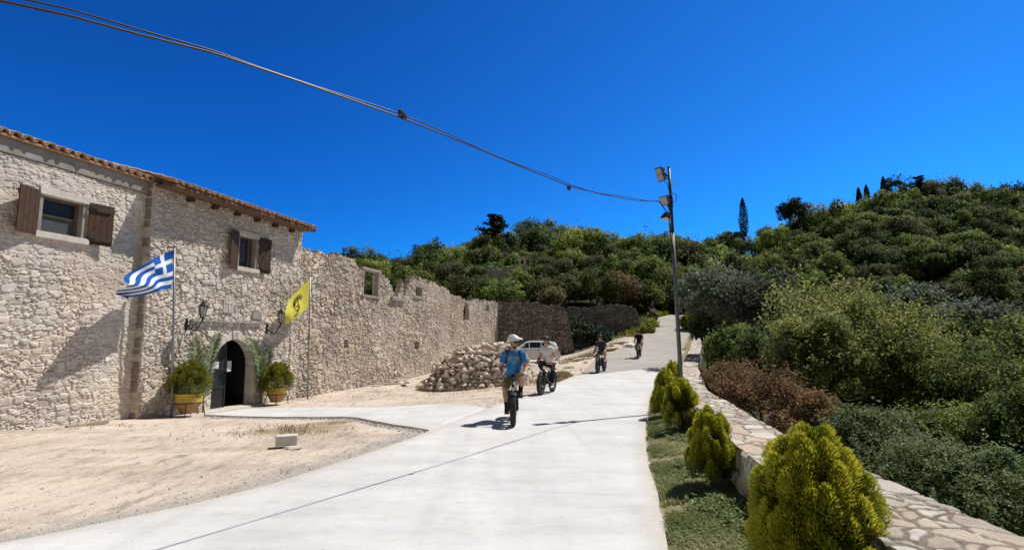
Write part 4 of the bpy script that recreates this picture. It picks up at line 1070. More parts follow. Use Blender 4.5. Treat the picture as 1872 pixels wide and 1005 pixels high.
# white stones by the verge further up the road
for i, (u, v, s, lab) in enumerate(((1152, 616, .9, 'large pale boulder at the roadside in front of the dark field wall'), (1163, 619, .6, 'smaller pale boulder at the roadside just left of the far riders'))):
    p = P(u, v, 38); o = bpy.data.objects.new('boulder', ROCKS[i + 3]); o.scale = (s * 1.3, s, s * .8); o.location = (p.x, p.y, Hp(p.x, p.y) + .15); link(o); tag(o, lab, 'boulder')

# ------------------------------------------------------------------ lamp post with floodlights
pb = Vector((3.80, 12.45, 0)); pb.z = Hp(pb.x, pb.y)
post = thing('lamp_post', 'slim grey metal lamp post with three floodlights beside the stone parapet', 'lamp post', pb)
ptop = P(1223, 307, 12.45); lean = ptop.x - pb.x; H_ = ptop.z - pb.z
def pp(f): return Vector((lean * f, 0, H_ * f))
m = MB(); m.tube([pp(-.02), pp(.5), pp(.72)], [.050, .046, .042], 12); m.build('pole', M['polegrey'], post, smooth=True)
m = MB(); m.tube([pp(.715), pp(1.0)], [.036, .033], 12); m.lathe([(.0, .0), (.036, .0), (.036, .03), (0, .035)], 12, pp(1.0)); m.build('pole_top', M['black'], post, smooth=True)
def flood(u, v, w, h, rx, rzz, f):
    c = P(u, v, 12.35) - pb; t = bpy.data.objects.new('floodlight', None); t.location = c; t.rotation_euler = (rx, 0, rzz); link(t, post)
    m = MB(); m.add([(-w / 2, 0, -h / 2), (w / 2, 0, -h / 2), (w / 2, 0, h / 2), (-w / 2, 0, h / 2), (-w * .36, .11, -h * .36), (w * .36, .11, -h * .36), (w * .36, .11, h * .36), (-w * .36, .11, h * .36)], [(4, 5, 6, 7), (0, 1, 5, 4), (1, 2, 6, 5), (2, 3, 7, 6), (3, 0, 4, 7), (0, 1, 2, 3)])
    for i in range(5): m.box((-w * .28 + w * .14 * i, .13, 0), (.008, .05, h * .6))
    h_ = m.build('housing', M['black'], t, bev=.006)
    m = MB()
    for zc_ in ((-h * .22, h * .22) if h > .3 else (0,)): m.box((0, -.006, zc_), (w * .82, .008, h * (.40 if h > .3 else .8)))
    m.build('lens', M['floodglass'], t)
    a = pp(f) - c; mt = Matrix.Rotation(-rzz, 3, 'Z'); a = Matrix.Rotation(-rx, 3, 'X') @ (mt @ a)
    m = MB(); m.tube([(w * .3, .1, h * .1), a + Vector((0, 0, .03))], .014, 6); m.tube([(w * .1, .1, -h * .25), a - Vector((0, 0, .04))], .014, 6); m.build('bracket', M['black'], t, smooth=True)
flood(1206, 319, .20, .34, R(24), R(-58), .95)
flood(1214, 367, .22, .22, R(28), R(-52), .775)
flood(1217, 400, .22, .16, R(70), R(-60), .62)
m = MB()
for (cx, cz, r) in ((-.05, .86, .13), (.06, .87, .10), (-.03, .84, .10)):
    m.tube([pp(cz) + Vector((cx + r * math.cos(a) * .6, -.06, r * math.sin(a))) for a in np.linspace(0, 6.28, 22)], .008, 5)
m.tube([P(1219, 374, 12.4) - pb, P(1224, 386, 12.35) - pb, P(1229, 389, 12.4) - pb, pp(.68)], .008, 5)
m.tube([P(1213, 330, 12.4) - pb, P(1220, 337, 12.38) - pb, pp(.88)], .008, 5); m.build('cable_loops', M['black'], post, smooth=True)
m = MB(); m.tube([pp(.735) + Vector((-.09, -.05, .03)), pp(.71) + Vector((-.055, -.05, 0)), pp(.685) + Vector((-.02, -.06, 0)), pp(.65) + Vector((.01, -.06, 0))], [.010, .028, .022, .008], 8); m.build('white_wrapping', M['white'], post, smooth=True)
m = MB(); m.tube([pp(.93) + Vector((-.05, 0, 0)), pp(.93) + Vector((.13, 0, .0))], .010, 6); m.build('crossbar', M['steel'], post)

# overhead cable, bundled, in one vertical plane that starts at the post
kx = .65; cpx = [(0, 2), (130, 30), (260, 65), (390, 97), (540, 147), (640, 182), (735, 216), (850, 262), (960, 308), (1040, 340), (1100, 355), (1160, 366), (1205, 368.5)]
def on_plane(u, v, tol=0):
    d = ray(u, v); X0 = post.location.x + lean * .78 - kx * 12.4
    k_ = X0 / (d.x - kx * d.y); return Vector((d.x * k_, d.y * k_, CAM_H + d.z * k_))
cp = [on_plane(u, v) for u, v in cpx]
d0 = (cp[0] - cp[1]).normalized(); cp = [cp[0] + d0 * 9, cp[0] + d0 * 4] + cp + [pb + pp(.775)]
cp2 = [tuple(p) for p in resample(np.array([tuple(p) for p in cp]), 220)]
cab = thing('overhead_cable', 'thin black twin cable strung across the sky to the lamp post', 'cable', cp2[-1])
L0 = Vector(cp2[-1])
for j in range(2):
    pts = [Vector(p) - L0 + Vector((0, 0, (.022 + .016 * math.sin(i * .21)) * (1 if j else 0))) for i, p in enumerate(cp2)]
    m = MB(); m.tube(pts, .0085 if j == 0 else .006, 6); m.build('wire', M['black'], cab, smooth=True)
def clamp(u, v, dz, lab, sz):
    p = on_plane(u, v); o = MB(); o.box((0, 0, dz), sz, Matrix.Rotation(R(35), 3, 'Y')); o.tube([(0, 0, -.01), (0, 0, dz)], .012, 6)
    ob = o.build('cable_fitting', M['black'], bev=.008); ob.location = p; ob.rotation_euler = (0, 0, R(50)); tag(ob, lab, 'cable fitting')
clamp(735, 216, .035, 'small black fitting standing up on the middle of the overhead cable', (.10, .05, .045))
clamp(1040, 341, -.02, 'small black fitting hanging under the overhead cable near the lamp post', (.055, .04, .07))
# ------------------------------------------------------------------ planting strip thujas
def onstrip(u, v): p = hit(u, v, .03); return Vector((p.x, p.y, Hp(p.x, p.y)))
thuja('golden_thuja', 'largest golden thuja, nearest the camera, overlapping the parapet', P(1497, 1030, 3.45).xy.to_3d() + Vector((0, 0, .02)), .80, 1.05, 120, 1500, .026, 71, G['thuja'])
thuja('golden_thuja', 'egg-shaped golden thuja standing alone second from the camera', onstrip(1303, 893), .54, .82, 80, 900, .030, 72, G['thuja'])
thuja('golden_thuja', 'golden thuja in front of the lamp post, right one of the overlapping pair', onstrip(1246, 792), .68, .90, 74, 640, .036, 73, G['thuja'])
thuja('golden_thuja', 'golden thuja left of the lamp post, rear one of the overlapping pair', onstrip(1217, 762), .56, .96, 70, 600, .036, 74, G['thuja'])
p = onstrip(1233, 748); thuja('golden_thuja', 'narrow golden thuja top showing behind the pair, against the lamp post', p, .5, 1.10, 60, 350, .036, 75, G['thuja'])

# ------------------------------------------------------------------ bushes beyond the parapet
def bush(name, label, u, vt, vb, wpx, Y, gm, ncl, per, leaf, seed, group=None, cat='bush', depth=1.0, part='foliage', **kw):
    top = P(u, vt, Y).z; bot = P(u, vb, Y).z; rz = (top - bot) / 2 / .92; rx = wpx / 2000 * Y / .92; x = P(u, vt, Y).x
    g_ = Hp(x, Y); ht = (top + bot) / 2 - .75 * rz - g_
    if ht < .05: g_ = (top + bot) / 2 - .75 * rz - .05; ht = .05
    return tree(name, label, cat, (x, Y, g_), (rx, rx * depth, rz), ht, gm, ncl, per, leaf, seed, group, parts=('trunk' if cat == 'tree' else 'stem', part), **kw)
bush('olive_tree', 'grey-green olive tree at the bend just right of the lamp post', 1312, 500, 612, 120, 27, G['olive'], 60, 130, .20, 1, cat='tree', part='crown', jitter=.9, aspect=2.4)
bush('olive_tree', 'wider grey-green olive tree to the right of the one at the bend', 1393, 497, 625, 130, 25, G['olive'], 60, 140, .19, 2, cat='tree', part='crown', jitter=.9, aspect=2.4)
bush('olive_tree', 'dull grey-green olive tree half hidden behind the big light green bush', 1668, 528, 620, 110, 30, G['olive'], 40, 120, .24, 3, cat='tree', part='crown', jitter=.9)
bush('olive_tree', 'low grey-green olive tree in the dip towards the right edge', 1745, 558, 640, 150, 28, G['olive'], 46, 120, .23, 4, cat='tree', part='crown', jitter=.9)
bush('leafy_bush', 'big light green bush rising highest beyond the parapet', 1560, 533, 800, 270, 15.5, G['bush'], 150, 440, .085, 5, clr=(.16, .30), jitter=.8, fill=2500)
bush('leafy_bush', 'light green bush joined to the left side of the big one', 1468, 575, 760, 150, 14.5, G['bush'], 80, 370, .080, 6, clr=(.18, .32), fill=1200)
bush('leafy_bush', 'light green bush joined to the right side of the big one, lower down', 1655, 600, 830, 180, 14.2, G['bush'], 80, 370, .080, 7, clr=(.18, .32), fill=1500)
bush('dark_shrub', 'dark glossy shrub leaning over the far end of the parapet', 1338, 606, 690, 90, 22, G['oak'], 50, 170, .13, 8, fill=800)
bush('dark_shrub', 'dark shrub between the russet bush and the light green bushes', 1420, 600, 740, 130, 17.5, G['oakdk'], 60, 170, .12, 9, fill=1000)
bush('russet_bush', 'reddish brown bush closest behind the parapet', 1395, 670, 800, 150, 10.2, G['rust'], 70, 210, .046, 10, clr=(.18, .32), jitter=.9, fill=900)
bush('russet_bush', 'reddish brown bush touching the parapet beside the lamp post', 1340, 664, 735, 90, 13.4, G['rust'], 46, 190, .056, 11, clr=(.2, .34), jitter=.9, fill=500)
bush('russet_bush', 'reddish brown bush trailing into the brambles on the right', 1480, 712, 825, 105, 9.6, G['rust'], 46, 190, .045, 12, clr=(.18, .34), jitter=.9, fill=600)
bush('russet_bush', 'small reddish brown sprig over the parapet between russet bush and big thuja', 1432, 765, 840, 70, 7.6, G['rust'], 34, 200, .038, 13, clr=(.2, .36), jitter=.9, fill=200)
bush('bramble', 'dark green bramble right behind the parapet by the big thuja', 1590, 770, 900, 180, 6.6, G['bramble'], 90, 320, .040, 14, clr=(.18, .32), fill=900)
bush('bramble', 'bramble thicket spilling along the parapet in the lower right', 1720, 815, 990, 230, 5.6, G['bramble'], 120, 340, .034, 15, clr=(.16, .28), fill=1200)
bush('bramble', 'bramble thicket at the right edge low beside the parapet', 1850, 840, 1040, 200, 5.4, G['bramble'], 110, 340, .034, 16, clr=(.16, .28), fill=1000)
bush('bramble', 'bramble sloping away below the light green bushes', 1640, 760, 880, 220, 9.5, G['bramble'], 90, 290, .05, 17, clr=(.18, .32), fill=900)
bush('bramble', 'bramble climbing under the dark gap left of the big light green bush', 1520, 745, 830, 160, 11.8, G['oakdk'], 70, 160, .075, 18, clr=(.18, .32), fill=800)
bush('green_shrub', 'fresh green shrub filling the right edge halfway up', 1800, 640, 830, 230, 12.5, G['figgreen'], 110, 350, .072, 19, clr=(.16, .3), fill=1500)
bush('green_shrub', 'fresh green shrub in front of the right edge above the brambles', 1770, 745, 900, 230, 9.0, G['figgreen'], 100, 340, .056, 20, clr=(.16, .3), fill=1200)
bush('green_shrub', 'pale green shrub at the far right edge under the hillside trees', 1875, 600, 760, 160, 17, G['figgreen'], 80, 170, .13, 21, clr=(.18, .32), fill=900)
bush('green_shrub', 'dark green shrub at the right edge just above the bramble', 1880, 720, 900, 170, 8.0, G['oak'], 80, 320, .052, 22, clr=(.18, .3), fill=900)
bush('dark_shrub', 'low dark shrub in the dip between the big bush and the right edge olive', 1725, 600, 700, 140, 21, G['oak'], 60, 140, .15, 23, fill=900)
bush('dark_shrub', 'deep green shrub at the roadside bend under the first olive tree', 1288, 560, 640, 70, 29, G['oakdk'], 36, 120, .18, 24, fill=500)

# scrub on the bank above the end walls and by the upper road
for i, (u, vt, vb, w, Y, gm, lab) in enumerate((
    (866, 506, 562, 90, 54, 'oakdk', 'dark ivy mound left of the broken gable'), (908, 516, 564, 90, 53, 'oak', 'green ivy mound in front of the broken gable'),
    (955, 496, 560, 46, 56, 'figgreen', 'climbing green ivy below the chimney stump'), (990, 508, 562, 80, 55, 'brownhill', 'brown scrub bush above the shaded cross wall'),
    (1035, 505, 562, 60, 56, 'brownhill', 'dry brownish bush above the gap between the two shaded walls'), (1085, 500, 562, 70, 57, 'oak', 'green scrub above the middle of the field wall'),
    (1135, 505, 565, 70, 57, 'rust', 'russet scrub above the right half of the field wall'), (1180, 512, 575, 60, 58, 'oak', 'green bush behind the end of the field wall by the road bend'),
    (1225, 500, 578, 80, 62, 'bush', 'light green bush closing the view at the top of the road'), (1262, 515, 585, 50, 58, 'olive', 'grey green bush at the right of the road bend'),
    (842, 512, 552, 40, 54, 'rust', 'reddish scrub on top of the ruined wall end'), (1010, 530, 560, 50, 53, 'dry', 'straw coloured scrub on the bank above the cross wall'),
    (1062, 590, 640, 44, 44.6, 'cypress', 'dark bush growing at the foot of the field wall'), (1098, 600, 640, 34, 43.6, 'cypress', 'small dark bush at the foot of the field wall behind a rider'),
    (1190, 588, 612, 26, 47.5, 'yellowweed', 'yellow flowering bush where the left roadside meets the bend'), (1180, 595, 618, 26, 44.6, 'yellowweed', 'yellow-green weed bush at the end of the field wall'),
    (1262, 572, 612, 36, 45.5, 'yellowweed', 'sunlit yellow-green bush on the right roadside at the bend'),
    (690, 515, 560, 40, 27, 'oak', 'green shrub growing inside the ruin behind the large empty window'), (728, 520, 560, 34, 29, 'oakdk', 'small dark shrub behind the broken gap in the ruined wall'))):
    bush('scrub_bush', lab, u, vt, vb, w, Y, G[gm], 26, 90, .0042 * Y + .03, 100 + i, clr=(.25, .42), fill=260, limbs=3)

# ------------------------------------------------------------------ wooded hillside
def tree_mesh(nme, seed, gm, ncl, per, leaf, rad, zmin=-.5, **kw):
    rng = np.random.default_rng(seed); V, f, T_ = crown(rng, rad, ncl, per, leaf, zmin=zmin, **kw)
    V[:, 2] += rad[2] * .75 + .35
    tm = trunk_mb(rng, .4, .05, rad[2], 4, rad[0] * .5); nv = len(V); n4 = len(f)
    tv = np.array([tuple(v) for v in tm.v]); tf = np.array([q for q in tm.f if len(q) == 4]) + nv
    return np_mesh(nme, np.vstack([V, tv]), np.vstack([f, tf]), [gm, M['bark']], np.r_[np.zeros(n4), np.ones(len(tf))], fattrs={'tint': np.r_[T_, np.zeros(len(tf))]})
KIND = []
for gi, (nm, gm, lab, grp) in enumerate((('oak_tree', 'oak', 'rounded mid green tree among the dense wood covering the hillside', 'mid green hillside trees'),
                                       ('oak_tree', 'oakdk', 'dark green tree in the shaded folds of the wooded hillside', 'dark hillside trees'),
                                       ('oak_tree', 'oaklt', 'yellowish light green tree standing out on the wooded hillside', 'light green hillside trees'),
                                       ('oak_tree', 'brownhill', 'brownish green tree scattered through the wooded hillside', 'brownish hillside trees'))):
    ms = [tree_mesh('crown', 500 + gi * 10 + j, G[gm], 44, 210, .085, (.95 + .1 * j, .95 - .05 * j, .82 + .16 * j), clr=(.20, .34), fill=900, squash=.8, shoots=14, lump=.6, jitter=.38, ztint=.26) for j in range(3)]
    KIND.append((nm, ms, lab, grp))
SKYV = ([300, 500, 640, 700, 760, 800, 860, 900, 960, 1000, 1040, 1100, 1160, 1200, 1250, 1300, 1350, 1400, 1450, 1500, 1550, 1600, 1650, 1700, 1750, 1790, 1820, 1850, 1872, 2200], [480, 472, 464, 458, 452, 447, 432, 424, 407, 412, 415, 418, 414, 428, 418, 412, 404, 398, 392, 380, 376, 366, 346, 332, 326, 330, 342, 346, 350, 365])
MTOP = {m_.name: float(np.percentile([v.co.z for v in m_.vertices], 96)) for k_ in KIND for m_ in k_[1]}
hr = random.Random(77); nt_ = 0
rows = [52]
while rows[-1] < 142: rows.append(rows[-1] * 1.075)
for ri, Yb in enumerate(rows):
    a = -.36 + (ri % 2) * .022
    while a < 1.02:
        da = .054 * hr.uniform(.85, 1.15); Y = Yb * hr.uniform(.975, 1.03); aa = a + hr.uniform(-.012, .012); a += da
        Yr, Hc = hill_ridge(np.array([aa])); Yr = float(Yr[0])
        if Y > Yr * 1.02: continue
        x = aa * Y
        if Y < 62 and aa > -.02 and aa < .40: continue              # road, bank and the scrub placed by hand
        if Y < 60 and aa < -.02: continue
        g_ = Hp(x, Y); r = Y * .040 * hr.uniform(.7, 1.3)
        # leave out what the nearer ground hides completely
        vtop = 620 - (g_ + 1.8 * r - 1.6) / Y * 1000; u = 936 + aa * 1000
        if u < 640 and vtop > 455 + (640 - u) * .2: continue
        w = hr.random(); pn = vnoise(np.array([x * .05]), np.array([Y * .05]), 4)[0]
        ki = 0 if w < .38 else 1 if w < .38 + .34 * (pn + .35) else 2 if w < .86 else 3
        nm, ms, lab, grp = KIND[ki]; me_ = hr.choice(ms); s = r * hr.uniform(.9, 1.1); szz = s * hr.uniform(.85, 1.25)
        us = 936 + aa * 1000; vs_ = float(np.interp(us, *SKYV)) + hr.uniform(-9, 7); over = g_ + szz * MTOP[me_.name] - (1.6 + (620 - vs_) / 1000 * Y)
        if over > 0:
            if Y < 70: szz *= .75; over = g_ + szz * MTOP[me_.name] - (1.6 + (620 - vs_) / 1000 * Y)
            g_ -= max(over, 0)
        o = bpy.data.objects.new(nm, me_); o.location = (x, Y, g_ - .1 * r); o.rotation_euler = (0, 0, hr.uniform(0, 6.28))
        o.scale = (s, s, szz); link(o); tag(o, lab, 'tree', grp); nt_ += 1
print('hill trees', nt_)

def cypress(label, u, vt, vb, wpx, Y, seed):
    top = P(u, vt, Y); h = top.z - P(u, vb, Y).z; r = wpx / 2000 * Y; rng = np.random.default_rng(seed)
    n = 2600; q = rng.random(n); a = rng.uniform(0, 6.28, n); prof = np.sin(np.clip(q * .93 + .07, 0, 1) * math.pi) ** .55 * (1 - q * .35) * (1 + .18 * np.sin(a * 3 + q * 14))
    rr_ = r * prof * rng.uniform(.6, 1.08, n); C = np.stack([rr_ * np.cos(a), rr_ * np.sin(a), q * h], 1); nn = np.stack([np.cos(a), np.sin(a), .5 + 0 * a], 1)
    V, f = leaf_quads(C, nn, .30, rng, .5, 2.2); t = thing('cypress_tree', label, 'tree', (top.x, Y, top.z - h))
    np_obj('crown', V, f, [G['cypress']], t, fattrs={'tint': np.clip(rng.normal(.4, .2, n), 0, 1)})
    m = MB(); m.tube([(0, 0, -3), (0, 0, h * .5)], [.16, .08], 7); m.build('trunk', M['bark'], t, smooth=True)
cypress('slender dark cypress standing alone on the skyline left of the round pine', 1357, 362, 432, 19, 118, 1)
cypress('slender dark cypress, left one of the pair on the ridge', 1569, 343, 390, 13, 126, 2)
cypress('slender dark cypress, right one of the pair on the ridge', 1583, 338, 388, 14, 126, 3)
cypress('pointed dark cypress left of the dark clump near the hilltop', 1614, 323, 380, 16, 126, 4)
def conifer(label, u, vt, vb, wpx, Y, seed, tiers=11, dens=190, bare=False, leaf=.30, sp=.6, name='conifer_tree', gm='cypress'):
    top = P(u, vt, Y); h = top.z - P(u, vb, Y).z; r = wpx / 2000 * Y; rng = np.random.default_rng(seed); C = []; N_ = []
    t = thing(name, label, 'tree', (top.x, Y, top.z - h)); m = MB(); m.tube([(0, 0, -3), (0, 0, h * .6), (0, 0, h * .98)], [.22, .13, .03], 7)
    for k_ in range(tiers):
        q = (k_ + .5) / tiers; z = h * (.12 + .86 * q); L = r * (1 - q) ** sp * rng.uniform(.65, 1.1) + .2
        for b in range(6):
            a = rng.uniform(0, 6.28); e = np.array([math.cos(a) * L, math.sin(a) * L, L * rng.uniform(.0, .35)]); l2 = rng.uniform(.6, 1.1)
            m.tube([(0, 0, z), tuple(np.array([0, 0, z]) + e * l2)], [.05, .015], 4)
            if not bare or rng.random() < .25:
                s = rng.random(dens // 6)[:, None] ** .7; p = np.array([0, 0, z]) + e * l2 * s + rng.normal(0, .17 * L ** .5, (len(s), 3)) * np.array([1, 1, .5]); C.append(p); N_.append(rng.normal(0, .5, p.shape) + np.array([0, 0, 1]))
    m.build('trunk', M['bark'], t, smooth=True)
    if C:
        C = np.vstack(C); N_ = np.vstack(N_); V, f = leaf_quads(C, N_, leaf, rng, .5, 1.8); np_obj('crown', V, f, [G[gm]], t, fattrs={'tint': np.clip(rng.normal(.4, .22, len(C)), 0, 1)})
conifer('tall dark fir rising above the wood behind the ruins', 905, 390, 500, 92, 82, 5, 15, 560, leaf=.40, sp=.38)
conifer('almost bare thin conifer on the skyline above the ruined wall', 798, 431, 470, 20, 92, 6, 9, 60, True, leaf=.22)
conifer('layered dark cedar on the hilltop skyline', 1677, 322, 360, 34, 126, 7, 6, 260, leaf=.5, sp=.25)
conifer('small pointed conifer between the pair of cypresses and the hilltop clump', 1600, 352, 376, 10, 131, 8, 6, 120)
bush('pine_tree', 'round dark pine on the skyline right of the lone cypress', 1447, 367, 410, 44, 117, G['cypress'], 34, 90, .42, 31, cat='tree', part='crown', jitter=.9)
bush('pine_tree', 'dark rounded clump of pine on the skyline left of the cedar', 1634, 328, 366, 40, 126, G['cypress'], 26, 80, .42, 32, cat='tree', part='crown', jitter=.9)
bush('pine_tree', 'flat dark pine on the skyline at the right edge of the hill', 1850, 342, 368, 70, 150, G['cypress'], 36, 80, .5, 33, cat='tree', part='crown', jitter=.9)

# ------------------------------------------------------------------ grass and weeds nobody could count
def blades(name, pts, hmin, hmax, gm, seed, wd=.006, lean=.5, tmean=.5, tsd=.22, kind='stuff'):
    rng = np.random.default_rng(seed); n = len(pts); a = rng.uniform(0, 6.28, n); h = rng.uniform(hmin, hmax, n); l = rng.uniform(.1, 1, n) * lean
    d = np.stack([np.cos(a), np.sin(a), 0 * a], 1); s = np.stack([-np.sin(a), np.cos(a), 0 * a], 1) * (wd * rng.uniform(.6, 1.4, n))[:, None]
    mid = pts + d * (h * l * .35)[:, None] + np.array([0, 0, 1]) * (h * .6)[:, None]; tip = pts + d * (h * l)[:, None] + np.array([0, 0, 1]) * (h * (1 - .3 * l))[:, None]
    V = np.stack([pts - s, pts + s, mid + s * .8, tip, tip, mid - s * .8], 1)
    V = np.stack([pts - s, pts + s, mid + s * .7, mid - s * .7, tip], 1).reshape(-1, 3)
    b = np.arange(n) * 5
    f = np.concatenate([np.stack([b, b + 1, b + 2, b + 3], 1), np.stack([b + 3, b + 2, b + 4, b + 4], 1)])
    f3 = np.concatenate([np.stack([b, b + 1, b + 2], 1), np.stack([b, b + 2, b + 3], 1), np.stack([b + 3, b + 2, b + 4], 1)])
    patch = fbm(pts[:, 0] * 1.6, pts[:, 1] * 1.6, 5); tt = np.clip(tmean + (patch - .5) * 1.3 + rng.normal(0, tsd, n), 0, 1)
    o = np_obj(name, V, f3, [G[gm]], fattrs={'tint': np.r_[tt, tt, tt]}); return tag(o, kind=kind)
rng = np.random.default_rng(3)
y = 2.0 + 18 * rng.random(110000) ** 1.7; x0 = xr(y) + .04; x1 = xw(y) + .02; x = x0 + (x1 - x0) * rng.random(len(y))
dn = fbm(x * 2.2, y * 2.2, 12); keep = dn > .34; x, y = x[keep], y[keep]
gp = np.stack([x, y, Hh(x, y) - .005], 1)
o = blades('grass', gp, .02, .075, 'grass', 4, .0045, 1.9, .52, .2); tag(o, 'short patchy grass growing between the road and the parapet', 'grass')
# broad-leaved weeds in the strip
y = 2.4 + 11 * rng.random(900) ** 1.5; x = xr(y) + (xw(y) - xr(y)) * (.35 + .65 * rng.random(len(y)) ** .7)
C = []
for a, b in zip(x, y):
    if vnoise(np.array([a * 1.5]), np.array([b * 1.5]), 31)[0] < .5: continue
    k_ = 22; e = sphere_dirs(k_, rng, 0) * rng.uniform(.02, .11); C.append(np.array([a, b, Hp(a, b) + .02]) + e * np.array([1, 1, .8]))
C = np.vstack(C); V, f = leaf_quads(C, np.tile(np.array([[0, 0, 1.]]), (len(C), 1)), .045, rng, .5, 1.6)
o = np_obj('weeds', V, f, [G['bramble']], fattrs={'tint': rng.uniform(.2, .9, len(C))}); tag(o, 'leafy weeds along the inner foot of the parapet', 'weeds', kind='stuff')
# weeds at wall foot, heap foot and in the yard
pts = []
for (u, v, z, n, sx, sy) in ((120, 783, -.12, 60, .25, .15), (70, 784, -.1, 30, .15, .1), (225, 783, -.2, 50, .25, .12), (575, 735, -.4, 160, .5, .25), (625, 726, -.4, 160, .6, .3), (700, 706, -.36, 380, 1.0, .5), (735, 712, -.3, 160, .8, .35), (800, 715, -.25, 260, 1.4, .3), (880, 716, -.2, 380, 1.3, .3), (930, 712, -.15, 220, .8, .3), (575, 783, -.2, 60, .5, .15), (770, 690, -.3, 260, .5, .5), (650, 715, -.38, 200, .9, .4)):
    p = hit(u, v, z); pts.append(np.stack([p.x + rng.normal(0, sx, n), p.y + rng.normal(0, sy, n)], 1))
pts = np.vstack(pts); pts = pts[fbm(pts[:, 0] * 3, pts[:, 1] * 3, 44) > .55]; pts = pts[pts[:, 0] > -12 + .249 * pts[:, 1] + .1]
o = blades('weeds', np.c_[pts, Hh(pts[:, 0], pts[:, 1])], .02, .09, 'grass', 6, .006, 1.3, .35); tag(o, 'thin weeds along the foot of the walls and the rubble heap', 'weeds', kind='stuff')
# verges further up
y = rng.uniform(20, 47, 26000); x = xl(y) - .15 - np.abs(rng.normal(0, 1.0, len(y))); dn = fbm(x * .9, y * .9, 14); kk_ = (dn > .50); x, y = x[kk_], y[kk_]
o = blades('verge_grass', np.c_[x, y, Hh(x, y)], .03, .15, 'dry', 7, .010, 1.2, .5); tag(o, 'dry grass along the left verge of the upper road', 'grass', kind='stuff')
y = rng.uniform(44, 60, 6000); x = np.where(rng.random(len(y)) < .5, xl(y) - .2 - np.abs(rng.normal(0, 1.0, len(y))), xr(y) + .1 + np.abs(rng.normal(0, .6, len(y))))
o = blades('verge_grass', np.c_[x, y, Hh(x, y)], .15, .6, 'yellowweed', 8, .03, .7, .55); tag(o, 'tall yellow-green weeds lining the road at the bend', 'grass', kind='stuff')
x = rng.uniform(4, 12, 5000); y = rng.uniform(48.2, 56, 5000); o = blades('bank_grass', np.c_[x, y, Hh(x, y)], .3, .8, 'dry', 9, .04, .7, .4); tag(o, 'dry brown grass on the bank above the field wall', 'grass', kind='stuff')
# gravel on the yard
n = 5200; y = 3.6 + 14 * rng.random(n) ** 1.3; x = xl(y) - .03 - np.abs(rng.normal(0, .45, n)); far = rng.random(n) < .45; x = np.where(far, xl(y) - rng.random(n) * (xl(y) + 11.4 - .249 * y) * .9, x)
ok = x > -12 + .249 * y + .3; x, y = x[ok], y[ok]
base = np.array([(1, 0, 0), (-.5, .8, 0), (-.5, -.8, 0), (.15, .1, .55), (0, 0, -.4)], float); tf = np.array([(0, 1, 3), (1, 2, 3), (2, 0, 3), (1, 0, 4), (2, 1, 4), (0, 2, 4)])
sz = np.clip(rng.gamma(1.5, .006, len(x)), .004, .032); an = rng.uniform(0, 6.28, len(x)); bs = base[None] * rng.uniform(.6, 1.3, (len(x), 5, 3))
rx = bs[..., 0] * np.cos(an)[:, None] - bs[..., 1] * np.sin(an)[:, None]; ry = bs[..., 0] * np.sin(an)[:, None] + bs[..., 1] * np.cos(an)[:, None]
V = np.stack([x[:, None] + rx * sz[:, None], y[:, None] + ry * sz[:, None], Hh(x, y)[:, None] + bs[..., 2] * sz[:, None]], -1).reshape(-1, 3)
f = (tf[None] + (np.arange(len(x)) * 5)[:, None, None]).reshape(-1, 3)
o = np_obj('gravel', V, f, [mat('gravel_stone', (.52, .48, .42), (.30, .28, .25), 30, .95)]); tag(o, 'loose gravel and chips strewn over the dirt yard', 'gravel', kind='stuff')
# a few leaves and twigs dropped on the dirt
for i, (u, v, L, a, lab, gm) in enumerate(((330, 840, .22, 5, 'fallen green palm leaflet lying on the dirt in front of the striped flag pole', 'palm'), (245, 803, .2, 20, 'dark dry leaf lying on the dirt near the house wall', 'dry'))):
    p = hit(u, v, -.1); V = []; n = 6
    for j in range(n + 1):
        q = j / n; w = .022 * math.sin(q * math.pi) + .002; V += [(L * (q - .5), -w, .012 + .03 * q * (1 - q)), (L * (q - .5), w, .012 + .03 * q * (1 - q))]
    f = np.array([(2 * j, 2 * j + 2, 2 * j + 3, 2 * j + 1) for j in range(n)]); o = np_obj('fallen_leaf', np.array(V), f, [G[gm]], loc=(p.x, p.y, Hp(p.x, p.y)), fattrs={'tint': [.2] * n}); o.rotation_euler = (0, 0, R(a)); tag(o, lab, 'leaf')

# dry litter on the dirt and crumbled edge of the apron
rng = np.random.default_rng(21); n = 700
c1 = hit(540, 796, -.2); x = c1.x + rng.normal(0, .75, n); y = c1.y + rng.normal(0, .6, n); dn = fbm(x * 2, y * 2, 33) > .48; x, y = x[dn], y[dn]
o = blades('dry_litter', np.c_[x, y, Hh(x, y) + .004], .03, .11, 'dry', 22, .006, 2.6, .25); tag(o, 'dead stalks and twigs scattered on the dirt around the concrete block', 'litter', kind='stuff')
pl = resample(APRON_NEAR, 600)[rng.integers(0, 600, 2600)]; x = pl[:, 0] + rng.normal(0, .05, len(pl)); y = pl[:, 1] - .06 - np.abs(rng.normal(0, .11, len(pl)))
ok = x < xl(y) - .05; x, y = x[ok], y[ok]
sz = np.clip(rng.gamma(2, .010, len(x)), .008, .05); an_ = rng.uniform(0, 6.28, len(x)); bs = base[None] * rng.uniform(.6, 1.3, (len(x), 5, 3))
rx = bs[..., 0] * np.cos(an_)[:, None] - bs[..., 1] * np.sin(an_)[:, None]; ry = bs[..., 0] * np.sin(an_)[:, None] + bs[..., 1] * np.cos(an_)[:, None]
V = np.stack([x[:, None] + rx * sz[:, None], y[:, None] + ry * sz[:, None], Hh(x, y)[:, None] + bs[..., 2] * sz[:, None]], -1).reshape(-1, 3)
